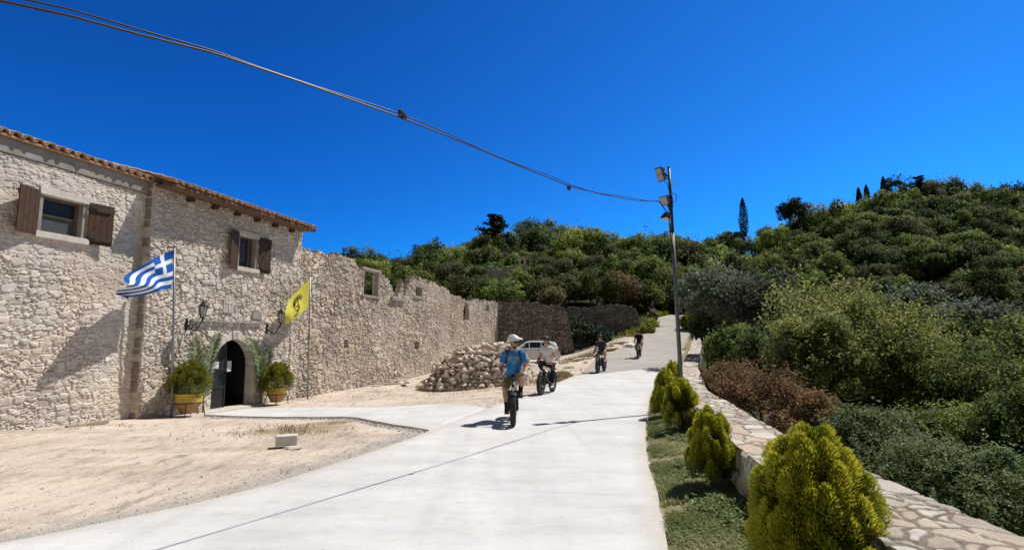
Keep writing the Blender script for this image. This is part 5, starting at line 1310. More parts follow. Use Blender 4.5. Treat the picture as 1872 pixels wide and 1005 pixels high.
o = np_obj('gravel', V, (tf[None] + (np.arange(len(x)) * 5)[:, None, None]).reshape(-1, 3), [mat('crumbled_concrete', (.50, .48, .45), (.36, .34, .32), 30, .95)]); tag(o, 'crumbled grey chips along the broken edge of the apron', 'gravel', kind='stuff')
SKY_FIT = ((.13, 1.0, .28, .9), (1.15, 1.4, .66, 1.0), (1.85, 1.5, .96, 1.06))
# ------------------------------------------------------------------ signed-distance modelling for people
class Field:
    def __init__(s, lo, hi, h):
        s.h = h; s.lo = np.array(lo, float); s.n = np.ceil((np.array(hi) - s.lo) / h).astype(int) + 1
        s.f = np.full(s.n, .25, np.float32)
    def crop(s, a, b, m):
        i0 = np.clip(np.floor((np.array(a) - m - s.lo) / s.h).astype(int), 0, s.n); i1 = np.clip(np.ceil((np.array(b) + m - s.lo) / s.h).astype(int) + 1, 0, s.n)
        ax = [s.lo[k] + s.h * np.arange(i0[k], i1[k]) for k in range(3)]
        return tuple(slice(i0[k], i1[k]) for k in range(3)), np.stack(np.meshgrid(*ax, indexing='ij'), -1)
    def _put(s, sl, d, k):
        f = s.f[sl]
        if f.size == 0: return
        if k > 0:
            h = np.clip(.5 + .5 * (f - d) / k, 0, 1); s.f[sl] = f * (1 - h) + d * h - k * h * (1 - h)
        else: s.f[sl] = np.minimum(f, d)
    def cap(s, a, b, ra, rb=None, k=.03, flat=False):
        a = np.array(a, float); b = np.array(b, float); rb = ra if rb is None else rb; r = max(ra, rb)
        sl, p = s.crop(np.minimum(a, b), np.maximum(a, b), r + k + 3 * s.h)
        if p.size == 0: return s
        ab = b - a; t0 = ((p - a) @ ab) / (ab @ ab); t = np.clip(t0, 0, 1)
        d = np.linalg.norm(p - a - t[..., None] * ab, axis=-1) - (ra + (rb - ra) * t)
        if flat:
            L = np.linalg.norm(ab); d = np.linalg.norm(p - a - t0[..., None] * ab, axis=-1) - (ra + (rb - ra) * t); d = np.maximum(d, np.maximum(-t0, t0 - 1) * L)
        s._put(sl, d, k); return s
    def ell(s, c, r, rot=None, k=.03, sub=False):
        c = np.array(c, float); r = np.array(r, float); m = r.max()
        sl, p = s.crop(c, c, m + k + 3 * s.h)
        if p.size == 0: return s
        q = p - c
        if rot is not None: q = q @ np.array(rot)
        kk0 = np.linalg.norm(q / r, axis=-1); kk1 = np.linalg.norm(q / (r * r), axis=-1) + 1e-9
        d = kk0 * (kk0 - 1) / kk1
        if sub: s.f[sl] = np.maximum(s.f[sl], -d)
        else: s._put(sl, d, k)
        return s
    def plane(s, p, n):
        sl, q = s.crop(s.lo, s.lo + s.n * s.h, 0); n = np.array(n, float); n /= np.linalg.norm(n)
        s.f = np.maximum(s.f, ((q - np.array(p)) @ n).astype(np.float32)); return s
    def mesh(s):
        f = s.f; g = f < 0; I = [slice(None, -1), slice(1, None)]
        cs = [(x, y, z) for x in (0, 1) for y in (0, 1) for z in (0, 1)]
        cnt = sum(g[I[x], I[y], I[z]].astype(np.int8) for x, y, z in cs)
        mx = (cnt > 0) & (cnt < 8); idx = np.full(mx.shape, -1); idx[mx] = np.arange(mx.sum()); C = np.argwhere(mx)
        acc = np.zeros((len(C), 3)); n = np.zeros(len(C))
        for a in cs:
            for ax in range(3):
                if a[ax]: continue
                b = list(a); b[ax] = 1
                fa = f[tuple((C + np.array(a)).T)]; fb = f[tuple((C + np.array(b)).T)]
                m = (fa < 0) != (fb < 0); t = fa[m] / (fa[m] - fb[m]); p = C[m] + np.array(a, float); p[:, ax] += t; acc[m] += p; n[m] += 1
        V = s.lo + s.h * acc / n[:, None]; Q = []
        sg = g[:-1] != g[1:]
        def quads(e, ax):
            o = [k for k in range(3) if k != ax]; E = np.argwhere(e); E = E[(E[:, o[0]] > 0) & (E[:, o[1]] > 0) & (E[:, o[0]] < s.n[o[0]] - 1) & (E[:, o[1]] < s.n[o[1]] - 1)]
            r = []
            for da, db in ((-1, -1), (0, -1), (0, 0), (-1, 0)):
                c = E.copy(); c[:, o[0]] += da; c[:, o[1]] += db; r.append(idx[tuple(c.T)])
            r = np.stack(r, 1); fl = g[tuple(E.T)]
            if ax == 1: fl = ~fl
            r[~fl] = r[~fl][:, ::-1]; return r
        Q = np.vstack([quads(g[:-1] != g[1:], 0), quads(g[:, :-1] != g[:, 1:], 1), quads(g[:, :, :-1] != g[:, :, 1:], 2)])
        return V, Q

def V3(*a): return np.array(a, float)
def ik(a, b, l1, l2, pole):
    d = b - a; L = min(np.linalg.norm(d), l1 + l2 - .002); u = d / np.linalg.norm(d)
    x = (l1 * l1 - l2 * l2 + L * L) / (2 * L); h = math.sqrt(max(l1 * l1 - x * x, 0)); p = np.array(pole, float); p -= u * (p @ u); p /= np.linalg.norm(p)
    return a + u * x + p * h

def cloth(name, c1, c2=None, rough=.85): return mat(name, c1, c2, 14, rough, .12, .25, 90)
SKIN = mat('skin', (.50, .30, .205), (.43, .245, .165), 12, .55, .3); LIP = mat('lips', (.36, .15, .12), None, 9, .5); EYE = mat('dark_eyes', (.03, .02, .018), None, 9, .3); BEARD = mat('dark_stubble', (.09, .06, .045), (.05, .035, .028), 60, .85)
SHOE = mat('dark_shoe', (.035, .03, .03), (.02, .02, .02), 9, .6)

def hand(F_, wrist, knuck, side, curl_dir, k=.004, r=.0088):
    # palm then four fingers that wrap round the grip, thumb from the palm's side
    wrist = np.array(wrist); kn = np.array(knuck); d = (kn - wrist); L = np.linalg.norm(d); d /= L; c = np.array(curl_dir, float); c -= d * (c @ d); c /= np.linalg.norm(c); w = np.cross(d, c)
    for q in (-.026, -.009, .009, .026): F_.cap(wrist + w * q * .55, kn + w * q, .017, .0135, .012)
    for q, ln in ((-.030, .9), (-.010, 1.05), (.010, 1.0), (.029, .8)):
        a = kn + w * q; b = a + (d * .75 + c * .6) * .032 * ln; e = b + (d * -.05 + c) * .026 * ln; g = e + (-d * .95 + c * .3) * .020 * ln
        F_.cap(a, b, r * 1.05, r, k); F_.cap(b, e, r, r * .95, k); F_.cap(e, g, r * .95, r * .8, k)
    s_ = w * side; a = wrist + d * L * .25 + s_ * .020; b = a + d * .030 + s_ * .020 + c * .022; e = b + d * .018 - s_ * .004 + c * .026
    F_.cap(a, b, .0135, .011, .008); F_.cap(b, e, .011, .009, k)

def rot_to(fwd, up=(0, 0, 1)):
    f = np.array(fwd, float); f /= np.linalg.norm(f); r = np.cross(f, np.array(up, float)); r /= np.linalg.norm(r); u = np.cross(r, f); return np.stack([r, f, u], 1)

def make_rider(label, loc, rz, pitch, h, crank=0., lean=.16, look=(0, 1, -.1), shirt=None, shorts=None, helmet=None, glove=None, long_legs=False, shoes=None, sock=None, peak=False, glasses=False, beard=False, hair=None, knee_out=.25, sit=.86, print_=False, roll=0, strap=False, width=1.0, hang=None, sleeve=.55, stand=False, bag=None):
    root = thing('person', label, 'person', loc, 0); root.rotation_euler = (pitch, roll, rz)
    hip = V3(0, -.25, sit); H2 = [V3(.085 * sg, -.25, sit - .01) for sg in (1, -1)]
    bb = V3(0, 0, .31); pedal = [bb + V3(.135, .16 * math.sin(crank), -.16 * math.cos(crank)), bb + V3(-.135, -.16 * math.sin(crank), .16 * math.cos(crank))]
    if stand: pedal = [V3(.24, -.05, .0), V3(-.135, .10, .33)]
    ank = [p + V3(0, -.075, .115) for p in pedal]; kne = [ik(H2[i], ank[i], .425, .415, (knee_out * (1, -1)[i], 1, .15)) for i in (0, 1)]
    ch = hip + V3(0, lean + .02, .43); sh = [ch + V3(.165 * width * sg, .015, .022) for sg in (1, -1)]; nb = ch + V3(0, .02, .085); hc_ = nb + V3(0, .045 + lean * .12, .165)
    grip = [V3(.225 * sg, .285, .905) for sg in (1, -1)]; wr = [g + V3(.0, -.070, .035) for g in grip]
    elb = [ik(sh[i], wr[i], .285, .255, ((1, -1)[i] * .32, -.6, -.6)) for i in (0, 1)]
    RH = rot_to(look); hx, hy, hz_ = RH[:, 0], RH[:, 1], RH[:, 2]
    lo, hi = (-.48, -.55, -.08), (.48, .60, 1.80)
    B = Field(lo, hi, h)
    # torso
    B.ell(hip + V3(0, .0, .02), (.155, .115, .12), k=.05); B.cap(hip + V3(0, .02, .05), ch - V3(0, .02, .05), .112, .118, .06)
    B.ell(ch + V3(0, 0, -.03), (.165 * width, .108, .15), k=.06)
    for i in (0, 1): B.cap(ch + V3(0, .0, .05), sh[i], .075, .062, .05)
    B.cap(nb - V3(0, .02, .05), hc_ - hz_ * .05, .058, .052, .03)
    # head with jaw, nose, brow, ears
    B.ell(hc_ + hz_ * .028 - hy * .012, (.074, .094, .098), RH, .02); B.ell(hc_ - hz_ * .052 + hy * .028, (.056, .064, .062), RH, .035); B.ell(hc_ - hz_ * .098 + hy * .062, (.026, .022, .022), RH, .02)
    B.cap(hc_ + hz_ * .012 + hy * .086, hc_ - hz_ * .030 + hy * .112, .010, .0155, .012); B.ell(hc_ + hz_ * .030 + hy * .076, (.050, .014, .012), RH, .014)
    B.ell(hc_ - hz_ * .062 + hy * .089, (.026, .012, .013), RH, .01)
    for sg in (1, -1): B.ell(hc_ + hx * .076 * sg - hy * .008 - hz_ * .008, (.013, .022, .031), RH, .008)
    # limbs
    for i in (0, 1):
        B.cap(sh[i], elb[i], .056, .043, .03); B.cap(elb[i], elb[i] + (wr[i] - elb[i]) * .35, .042, .041, .02); B.cap(elb[i] + (wr[i] - elb[i]) * .35, wr[i], .041, .026, .015)
        if glove is None: hand(B, wr[i], grip[i] + V3(0, -.005, .020), (-1, 1)[i], (0, .35, -1))
        else: B.cap(wr[i], grip[i] + V3(0, -.02, .02), .026, .022, .01)
        B.cap(H2[i], kne[i], .088, .058, .05); B.cap(kne[i], kne[i] + (ank[i] - kne[i]) * .35 - V3(0, .014, 0), .056, .056, .02); B.cap(kne[i] + (ank[i] - kne[i]) * .33 - V3(0, .014, 0), ank[i], .057, .036, .03)
        B.cap(ank[i] - V3(0, .03, .055), ank[i] + V3(0, .13, -.075), .036, .030, .03)
    V, Q = B.mesh(); q = (V - hc_) @ RH
    fc_ = V[Q].mean(1); q = (fc_ - hc_) @ RH; mi = np.zeros(len(Q), int)
    mi[(np.abs(np.abs(q[:, 0]) - .031) < .013) & (np.abs(q[:, 2] - .012) < .009) & (q[:, 1] > .055)] = 1
    mi[(np.abs(q[:, 0]) < .024) & (np.abs(q[:, 2] + .062) < .009) & (q[:, 1] > .07)] = 2
    if beard: mi[(q[:, 2] < -.070) & (q[:, 2] > -.125) & (q[:, 1] > .02) & (mi != 2)] = 3; mi[(np.abs(q[:, 0]) < .026) & (np.abs(q[:, 2] + .044) < .007) & (q[:, 1] > .075)] = 3
    np_obj('body', V, Q, [SKIN, EYE, LIP, BEARD], root, face_mat=mi, smooth=True)
    def child(nm, Fd, m, parent=root, **kw):
        v, qd = Fd.mesh(); return np_obj(nm, v, qd, [m], parent, smooth=True, **kw)
    # shirt with short sleeves, loose over the hips
    S = Field(lo, hi, h)
    S.cap(hip + V3(0, .02, .03), ch - V3(0, .02, .05), .150, .142, .05); S.ell(hip + V3(0, .015, .03), (.172, .138, .10), k=.05); S.ell(ch + V3(0, 0, -.03), (.182 * width, .124, .16), k=.06); S.ell(hip * .45 + ch * .55 + V3(0, .03, 0), (.152, .138, .15), k=.05)
    for i in (0, 1):
        S.cap(ch + V3(0, .01, .03), sh[i], .084, .066, .05)
        e = sh[i] + (elb[i] - sh[i]) * sleeve
        if sleeve > .1: S.cap(sh[i], e, .064, .064, .03, True)
    S.plane(hip + V3(0, 0, -.035), (0, .15, -1)); S.cap(V3(0, 0, 9), V3(0, 0, 9.1), .01)
    S.ell(nb + V3(0, .035, .035), (.072, .085, .06), k=0, sub=True)
    # folds
    sl, pp_ = S.crop(lo, np.array(hi), 0); S.f += (.004 * np.sin(pp_[..., 2] * 46 + pp_[..., 0] * 21 + pp_[..., 1] * 17) * np.sin(pp_[..., 0] * 33 + pp_[..., 2] * 9)).astype(np.float32)
    so = child('shirt', S, shirt)
    # shorts or leggings
    L = Field(lo, hi, h); L.ell(hip + V3(0, .0, .01), (.168, .128, .125), k=.05); L.cap(hip + V3(0, 0, .02), hip + V3(0, .02, .09), .125, .12, .04)
    for i in (0, 1):
        if long_legs: L.cap(H2[i], kne[i], .094, .063, .05); L.cap(kne[i], kne[i] + (ank[i] - kne[i]) * .35 - V3(0, .014, 0), .061, .060, .02); L.cap(kne[i] + (ank[i] - kne[i]) * .33 - V3(0, .014, 0), ank[i], .061, .040, .03)
        else: L.cap(H2[i], H2[i] + (kne[i] - H2[i]) * .86, .100, .084, .04, True)
    L.plane(hip + V3(0, 0, .10), (0, 0, 1)); child('leggings' if long_legs else 'shorts', L, shorts)
    for i in (0, 1):
        X = Field(ank[i] - .22, ank[i] + .24, max(.007, h * .7))
        X.cap(ank[i] - V3(0, .035, .070), ank[i] + V3(0, .05, -.068), .044, .043, .03); X.cap(ank[i] + V3(0, .05, -.070), ank[i] + V3(0, .145, -.082), .043, .034, .02); X.cap(ank[i] - V3(0, .012, .06), ank[i] + (kne[i] - ank[i]) * .12, .046, .045, .02, True)
        X.plane(ank[i] - V3(0, 0, .112), (0, 0, -1)); child('shoe', X, shoes or SHOE)
        if sock is not None:
            X = Field(ank[i] - .2, ank[i] + .3, max(.007, h * .7)); X.cap(ank[i] - V3(0, .01, .03), ank[i] + (kne[i] - ank[i]) * .33, .041, .049, .01, True); child('sock', X, sock)
        if glove is not None:
            X = Field(grip[i] - .14, grip[i] + .14, .0045); hand(X, wr[i], grip[i] + V3(0, -.005, .020), (-1, 1)[i], (0, .35, -1), .004, .0105); X.cap(wr[i] + (elb[i] - wr[i]) * .12, wr[i] + (grip[i] - wr[i]) * .3, .030, .030, .01, True); child('glove', X, glove)
    # helmet
    hh = min(h, .009); E = Field(hc_ - .24, hc_ + .28, hh); c0 = hc_ + hz_ * .045 - hy * .012
    E.ell(c0, (.103, .132, .112), RH, 0)
    for xo in (-.055, 0, .055):                                   # vents
        for yo in (-.07, .0, .07): E.ell(c0 + hx * xo * 1.1 + hy * yo + hz_ * (.108 - abs(xo) * .55 - abs(yo) * .25), (.013, .026, .022), RH, 0, True)
    E.plane(c0 - hz_ * .028 + hy * .0, -hz_ + hy * .22); E.ell(c0 - hz_ * .035, (.084, .108, .10), RH, 0, True)
    if peak:
        X = Field(hc_ - .26, hc_ + .30, hh); X.ell(c0 + hy * .135 + hz_ * .045, (.088, .085, .014), rot_to(hy - hz_ * .12, hz_), 0); X.ell(c0 + hy * .05 + hz_ * .058, (.090, .07, .016), RH, .01)
        E.f = np.minimum(E.f, .3)
    ho = child('helmet', E, helmet)
    if peak: child('helmet_peak', X, helmet, ho)
    m = MB()
    for sg in (1, -1): m.tube([hc_ + hx * .082 * sg + hz_ * .03, hc_ + hx * .074 * sg - hz_ * .05 + hy * .01, hc_ - hz_ * .118 + hy * .045 + hx * .012 * sg], .006, 6)
    m.build('chin_strap', M['black'], ho, smooth=True)
    if glasses:
        m = MB(); g = []
        for j in range(13):
            t = R(-72 + 12 * j); g.append((hx * .078 * math.sin(t), hy * (.100 * math.cos(t) + .006)))
        vs = []
        for a, b in g: vs += [hc_ + a + b + hz_ * .030, hc_ + a + b - hz_ * .010]
        m.add(vs, [(2 * j, 2 * j + 2, 2 * j + 3, 2 * j + 1) for j in range(12)]); m.build('sunglasses', mat('mirror_lens', (.03, .02, .018), (.06, .03, .02), 5, .1, .6), root)
    if hair is not None:
        X = Field(hc_ - .26, hc_ + .2, max(.008, h * .8)); X.ell(hc_ + hz_ * .02 - hy * .035, (.084, .085, .10), RH, 0); X.cap(hc_ - hy * .085 - hz_ * .03, hc_ - hy * .12 - hz_ * .17, .036, .018, .03); X.ell(hc_ + hy * .075 - hz_ * .03, (.066, .07, .10), RH, 0, True); child('hair', X, hair)
    if strap:
        Xs = MB(); straps = []
        for sg in (1, -1):
            from mathutils.bvhtree import BVHTree as _B
            if sg == 1: v_, q2_ = S.mesh(); bv_ = _B.FromPolygons([tuple(a) for a in v_], [tuple(int(t) for t in b) for b in q2_])
            pts = []; x0_ = .105 * width
            for j in range(13):
                t = j / 12; zz = ch[2] + .10 - .30 * t; xx = sg * (x0_ + .055 * t ** 2)
                r_ = bv_.ray_cast(Vector((xx, 1, zz)), Vector((0, -1, 0)))
                if r_[0] is None: r_ = bv_.ray_cast(Vector((xx, ch[1] + .02, 2.2)), Vector((0, 0, -1)))
                p_ = r_[0] + r_[1] * .007; pts.append(np.array(p_))
            pts.sort(key=lambda p: -p[2])
            for j in range(12):
                p, q_ = pts[j], pts[j + 1]; wv = V3(.020, 0, 0); Xs.add([p - wv, p + wv, q_ + wv, q_ - wv], [(0, 1, 2, 3)])
            straps.append(Xs); Xs = MB()
        bp = thing('backpack', bag, 'backpack', loc, 0); bp.rotation_euler = (pitch, roll, rz)
        for q_ in straps: q_.build('shoulder_strap', M['black'], bp)
        X = Field((-.2, -.6, hip[2]), (.2, .1, 1.5), .014); X.cap(hip + V3(0, -.16, .12), ch + V3(0, -.17, -.02), .10, .085, .02); v, qd = X.mesh(); np_obj('pack_body', v, qd, [mat('navy_pack', (.025, .035, .07), (.02, .025, .05), 9, .8)], bp, smooth=True)
    if print_:
        from mathutils.bvhtree import BVHTree
        v, qd = S.mesh(); bvh = BVHTree.FromPolygons([tuple(a) for a in v], [tuple(int(t) for t in b) for b in qd])
        m = MB(); cz = ch[2] - .085
        def stroke(pth, w, mi=0):
            P2 = resample(np.array(pth, float), 14); o = []
            for a in P2:
                r_ = bvh.ray_cast(Vector((a[0], 1.0, cz + a[1])), Vector((0, -1, 0)))
                if r_[0] is None: return
                o.append(r_[0] + r_[1] * .0035)
            vs = []
            for j, p in enumerate(o):
                dr = (o[min(j + 1, 13)] - o[max(j - 1, 0)]).normalized(); n2 = dr.cross(Vector((0, 1, 0))).normalized() * w; vs += [p + n2, p - n2]
            m.add(vs, [(2 * j, 2 * j + 1, 2 * j + 3, 2 * j + 2) for j in range(13)], mi)
        for sg in (1, -1):
            stroke([(0, .035), (.035 * sg, .04), (.072 * sg, .068), (.092 * sg, .07), (.098 * sg, .02), (.078 * sg, -.015), (.045 * sg, -.03), (.025 * sg, -.07), (0, -.09)], .0048)
            stroke([(.024 * sg, .018), (.05 * sg, .030), (.078 * sg, .034), (.070 * sg, .006), (.045 * sg, -.004), (.024 * sg, .018)], .0042)
            stroke([(0, -.035), (.016 * sg, -.045), (.008 * sg, -.062), (0, -.068)], .004)
        m.build('chest_print', mat('print_pale_yellow', (.42, .46, .22), (.36, .40, .18), 8, .8), so)
    return root

# ------------------------------------------------------------------ fat-tyre bicycles
RUB = mat('tyre_rubber', (.030, .030, .031), (.045, .043, .04), 25, .85, .15, .5, 60); FR = mat('dark_teal_frame', (.010, .022, .026), (.007, .016, .019), 6, .35, .5); RIMM = mat('black_rim', (.02, .02, .022), (.03, .03, .03), 6, .4, .5)
def make_bike():
    b = thing('electric_bicycle', 'x', 'bicycle', (0, 0, 0), 0, 'fat-tyre electric bicycles')
    wz = .295
    for y in (.60, -.50):
        w = bpy.data.objects.new('wheel', None); w.location = (0, y, wz); link(w, b)
        m = MB(); pr = []
        for i in range(15):
            a = R(-155 + 310 * i / 14); pr.append((.238 + .057 * math.cos(a), .054 * math.sin(a)))
        m.lathe(pr, 48, axis='x')
        for i in range(44):
            a = 2 * math.pi * i / 44
            for xx in (-.028, .0, .028):
                rr_ = .2955 - (abs(xx) > .01) * .007; a2 = a + (R(4) if xx == 0 else 0)
                m.box((xx, rr_ * math.cos(a2), rr_ * math.sin(a2)), (.017, .022, .008), Matrix.Rotation(a2 - math.pi / 2, 3, 'X'))
        m.build('tyre', RUB, w, smooth=True, auto=R(40))
        m = MB(); m.lathe([(.190, -.040), (.205, -.042), (.212, -.036), (.198, -.02), (.198, .02), (.212, .036), (.205, .042), (.190, .040), (.182, .015), (.182, -.015), (.190, -.04)], 40, axis='x'); m.build('rim', RIMM, w, smooth=True, auto=R(40))
        m = MB()
        for i in range(6):
            a = 2 * math.pi * i / 6
            for sg in (-1, 1): m.tube([(.028 * sg, .04 * math.cos(a), .04 * math.sin(a)), (.010 * sg, .186 * math.cos(a + .16 * sg), .186 * math.sin(a + .16 * sg))], [.013, .009], 6)
        m.build('spokes', RIMM, w, smooth=True)
        m = MB(); r_h = .075 if y < 0 else .045; m.lathe([(0, -.05), (r_h * .6, -.048), (r_h, -.03), (r_h, .03), (r_h * .6, .048), (0, .05)], 24, axis='x'); m.lathe([(0, -.085), (.012, -.085), (.012, .085), (0, .085)], 10, axis='x')
        m.lathe([(.03, -.052), (.085, -.052), (.085, -.055), (.03, -.055)], 24, axis='x'); m.build('hub', M['steel'], w, smooth=True, auto=R(35))
    m = MB(); m.tube([(0, .455, .60), (0, .415, .78)], .032, 12); m.tube([(0, .44, .66), (0, .22, .50), (0, .03, .36)], [.045, .055, .05], 12); m.tube([(0, .43, .73), (0, .10, .60), (0, -.13, .585)], [.028, .026, .024], 10)
    m.tube([(0, -.0, .31), (0, -.17, .66)], .026, 10)
    for sg in (1, -1): m.tube([(.03 * sg, -.02, .32), (.075 * sg, -.20, .305), (.078 * sg, -.50, wz)], .015, 8); m.tube([(.025 * sg, -.14, .60), (.075 * sg, -.24, .52), (.078 * sg, -.50, wz)], .012, 8)
    m.tube([(-.05, 0, .31), (.05, 0, .31)], .04, 14); m.build('frame', FR, b, smooth=True)
    m = MB(); m.box((0, .12, .435), (.075, .30, .085), Matrix.Rotation(R(36), 3, 'X')); m.build('battery', M['black'], b, bev=.015)
    m = MB()
    for sg in (1, -1): m.tube([(.076 * sg, .475, .625), (.078 * sg, .53, .47)], .021, 10); m.tube([(.078 * sg, .53, .47), (.078 * sg, .605, wz)], .026, 10); m.box((.078 * sg, .60, wz), (.02, .04, .05))
    m.box((0, .47, .628), (.19, .06, .035)); m.build('fork', M['black'], b, smooth=True, auto=R(35))
    for y, a0, a1, nm in ((.60, 62, 150, 'front_mudguard'), (-.50, 40, 170, 'rear_mudguard')):
        m = MB(); vs = []; n = 16
        for i in range(n + 1):
            a = R(a0 + (a1 - a0) * i / n)
            for x, r_ in ((-.058, .312), (-.03, .325), (.03, .325), (.058, .312)): vs.append((x, y + r_ * math.cos(a), wz + r_ * math.sin(a)))
        fs = [(4 * i + j, 4 * i + j + 1, 4 * i + j + 5, 4 * i + j + 4) for i in range(n) for j in range(3)]; m.add(vs, fs)
        for sg in (1, -1): m.tube([(.075 * sg, y, wz), (.058 * sg, y + .312 * math.cos(R(a0 + 15)), wz + .312 * math.sin(R(a0 + 15)))], .004, 5)
        m.build('mudguard', M['black'], b, smooth=True)
    m = MB(); m.tube([(0, .415, .78), (0, .39, .85), (0, .345, .895)], [.024, .022, .02], 10)
    bar = [(-.275, .275, .905), (-.17, .295, .905), (-.07, .345, .895), (.07, .345, .895), (.17, .295, .905), (.275, .275, .905)]
    m.tube(bar, .012, 8, up=(0, 0, 1)); hb = m.build('handlebar', M['black'], b, smooth=True)
    for sg in (1, -1):
        m = MB(); m.tube([(.17 * sg, .296, .905), (.28 * sg, .275, .905)], .0165, 10); m.build('grip', RUB, hb, smooth=True)
        m = MB(); m.tube([(.14 * sg, .31, .905), (.16 * sg, .355, .892), (.25 * sg, .350, .882)], [.009, .007, .006], 6); m.build('brake_lever', M['steel'], hb, smooth=True)
    m = MB(); m.box((.0, .36, .925), (.075, .045, .02), Matrix.Rotation(R(25), 3, 'X')); m.build('display', M['black'], hb, bev=.004)
    m = MB(); m.tube([(.10, .33, .895), (.12, .44, .84), (.08, .47, .75), (.06, .48, .64)], .004, 5); m.tube([(-.10, .33, .895), (-.12, .44, .83), (-.07, .46, .72), (-.03, .40, .62)], .004, 5); m.build('cables', M['black'], hb, smooth=True)
    m = MB(); m.lathe([(.0, -.035), (.03, -.03), (.042, .0), (.04, .018)], 16, (0, .515, .665), axis='y'); m.box((0, .48, .655), (.02, .05, .02)); hl = m.build('headlight', M['black'], b, smooth=True)
    m = MB(); m.lathe([(.038, .016), (.03, .022), (0, .025)], 16, (0, .515, .665), axis='y'); m.build('lens', M['white'], hl, smooth=True)
    m = MB(); m.tube([(0, -.15, .62), (0, -.215, .785)], .016, 10); m.build('seat_post', M['steel'], b, smooth=True)
    X = Field((-.16, -.42, .74), (.16, .08, .88), .009); X.ell((0, -.29, .805), (.092, .095, .034), None, .03); X.cap((0, -.25, .81), (0, -.09, .815), .045, .022, .05); v, q = X.mesh(); np_obj('saddle', v, q, [M['black']], b, smooth=True)
    c = bpy.data.objects.new('crank', None); c.location = (0, 0, .31); link(c, b)
    m = MB()
    m.box((.075, 0, -.08), (.014, .028, .18)); m.box((-.075, 0, .08), (.014, .028, .18)); m.tube([(-.08, 0, 0), (.08, 0, 0)], .014, 8); m.lathe([(.03, .055), (.085, .055), (.088, .059), (.085, .063), (.03, .063)], 26, axis='x'); m.build('crank_arm', M['black'], c, bev=.003)
    for sg in (1, -1):
        m = MB(); m.box((.135 * sg, 0, -.16 * sg), (.095, .085, .022)); m.build('pedal', M['black'], c, bev=.004)
    m = MB(); m.tube([(-.07, -.12, .28), (-.10, -.40, .20)], .009, 6); m.build('kickstand', M['black'], b)
    m = MB(); m.box((0, -.79, .56), (.06, .02, .035)); m.build('tail_light', mat('red_lens', (.3, .01, .01)), b, bev=.004)
    return b
bike0 = make_bike(); bikes = [bike0]
def place_bike(i, label, loc, rz, pitch, crank, roll=0):
    o = bike0 if i == 0 else copy_tree(bike0); o.location = loc; o.rotation_euler = (pitch, roll, rz); o['label'] = label
    for c in o.children:
        if c.name.startswith('crank'): c.rotation_euler = (crank, 0, 0)
    return o
# crank angle: right pedal at +y*sin
HELM_W = mat('white_helmet_shell', (.74, .75, .77), (.66, .67, .69), 6, .35, .4); HELM_B = mat('black_helmet_shell', (.02, .021, .024), (.03, .03, .032), 6, .4, .4)
def put(i, front, back, crank, blabel, plabel, h, **kw):
    f = Vector((front[0], front[1], 0)); d = Vector((front[0] - back[0], front[1] - back[1], 0)).normalized(); rz = math.atan2(-d.x, d.y); o = f - d * .60
    zf = float(zr(f.y)); zb = float(zr((f - d * 1.1).y)); pitch = math.atan2(zf - zb, 1.1); zc = zf - .60 * math.sin(pitch)
    loc = (o.x, o.y, zc + .004); place_bike(i, blabel, loc, rz, pitch, -crank, kw.get('roll', 0)); return make_rider(plabel, loc, rz, pitch, h, crank=crank, **kw)
f1 = hit(938, 779, 0); 
put(0, (f1.x, f1.y), (f1.x + .02, f1.y + 1.1), R(8), 'black fat-tyre electric bicycle ridden by the person in the blue T-shirt', 'rider in blue T-shirt, olive shorts and white peaked helmet, nearest on the road', .0085, lean=.20, look=(-.80, .60, -.12), shirt=cloth('blue_tshirt', (.045, .215, .50), (.035, .175, .42)), shorts=cloth('olive_shorts', (.25, .25, .085), (.19, .19, .06)), helmet=HELM_W, glove=cloth('pale_glove', (.60, .60, .60), (.48, .48, .5)), sock=cloth('black_sock', (.02, .02, .022)), shoes=mat('dark_brown_shoe', (.06, .04, .03), (.03, .025, .02), 9, .7), peak=True, glasses=True, beard=True, knee_out=.20, print_=True, strap=True, bag='dark backpack worn by the rider in the blue T-shirt', width=1.06, sleeve=.62)
f2 = hit(989, 722, 0)
put(1, (f2.x, f2.y), (f2.x + .40, f2.y + 1.0), R(185), 'fat-tyre electric bicycle with teal tube ridden by the person in the white top', 'rider in a white short-sleeved top, black leggings and black helmet, second from the camera', .011, lean=.24, look=(.28, .95, -.15), shirt=cloth('white_top', (.70, .66, .66), (.60, .57, .57)), shorts=cloth('black_leggings', (.018, .014, .016)), helmet=HELM_B, long_legs=True, shoes=mat('pale_shoe', (.62, .62, .62), (.4, .4, .42), 9, .6), hair=mat('dark_hair', (.03, .02, .014)), knee_out=.35, width=.9, sleeve=.34)
f3 = P(1093, 683, 24.6)
put(2, (f3.x, f3.y), (f3.x + .45, f3.y + 1.0), R(30), 'fat-tyre electric bicycle ridden by the person in the dark blue T-shirt', 'rider in navy T-shirt and dark helmet at the concrete joint, third from the camera', .014, lean=.20, look=(.3, .95, -.1), shirt=cloth('navy_tshirt', (.035, .042, .06)), shorts=cloth('grey_shorts', (.22, .215, .21)), helmet=HELM_B, shoes=mat('white_shoe', (.66, .66, .66), (.5, .5, .5), 9, .6), glasses=True, knee_out=.35)
f4 = P(1167, 657, 32.6)
put(3, (f4.x, f4.y), (f4.x + .35, f4.y + 1.0), R(-25), 'fat-tyre electric bicycle ridden by the person in the black T-shirt', 'rider in black T-shirt and light shorts beside the roadside boulders, fourth from the camera', .015, lean=.2, look=(.2, .97, -.1), shirt=cloth('black_tshirt', (.018, .018, .02)), shorts=cloth('sand_shorts', (.38, .34, .30)), helmet=HELM_B, shoes=mat('white_shoe', (.66, .66, .66), (.5, .5, .5), 9, .6), glasses=True, knee_out=.35)
f5 = P(1198, 584, 51.0)
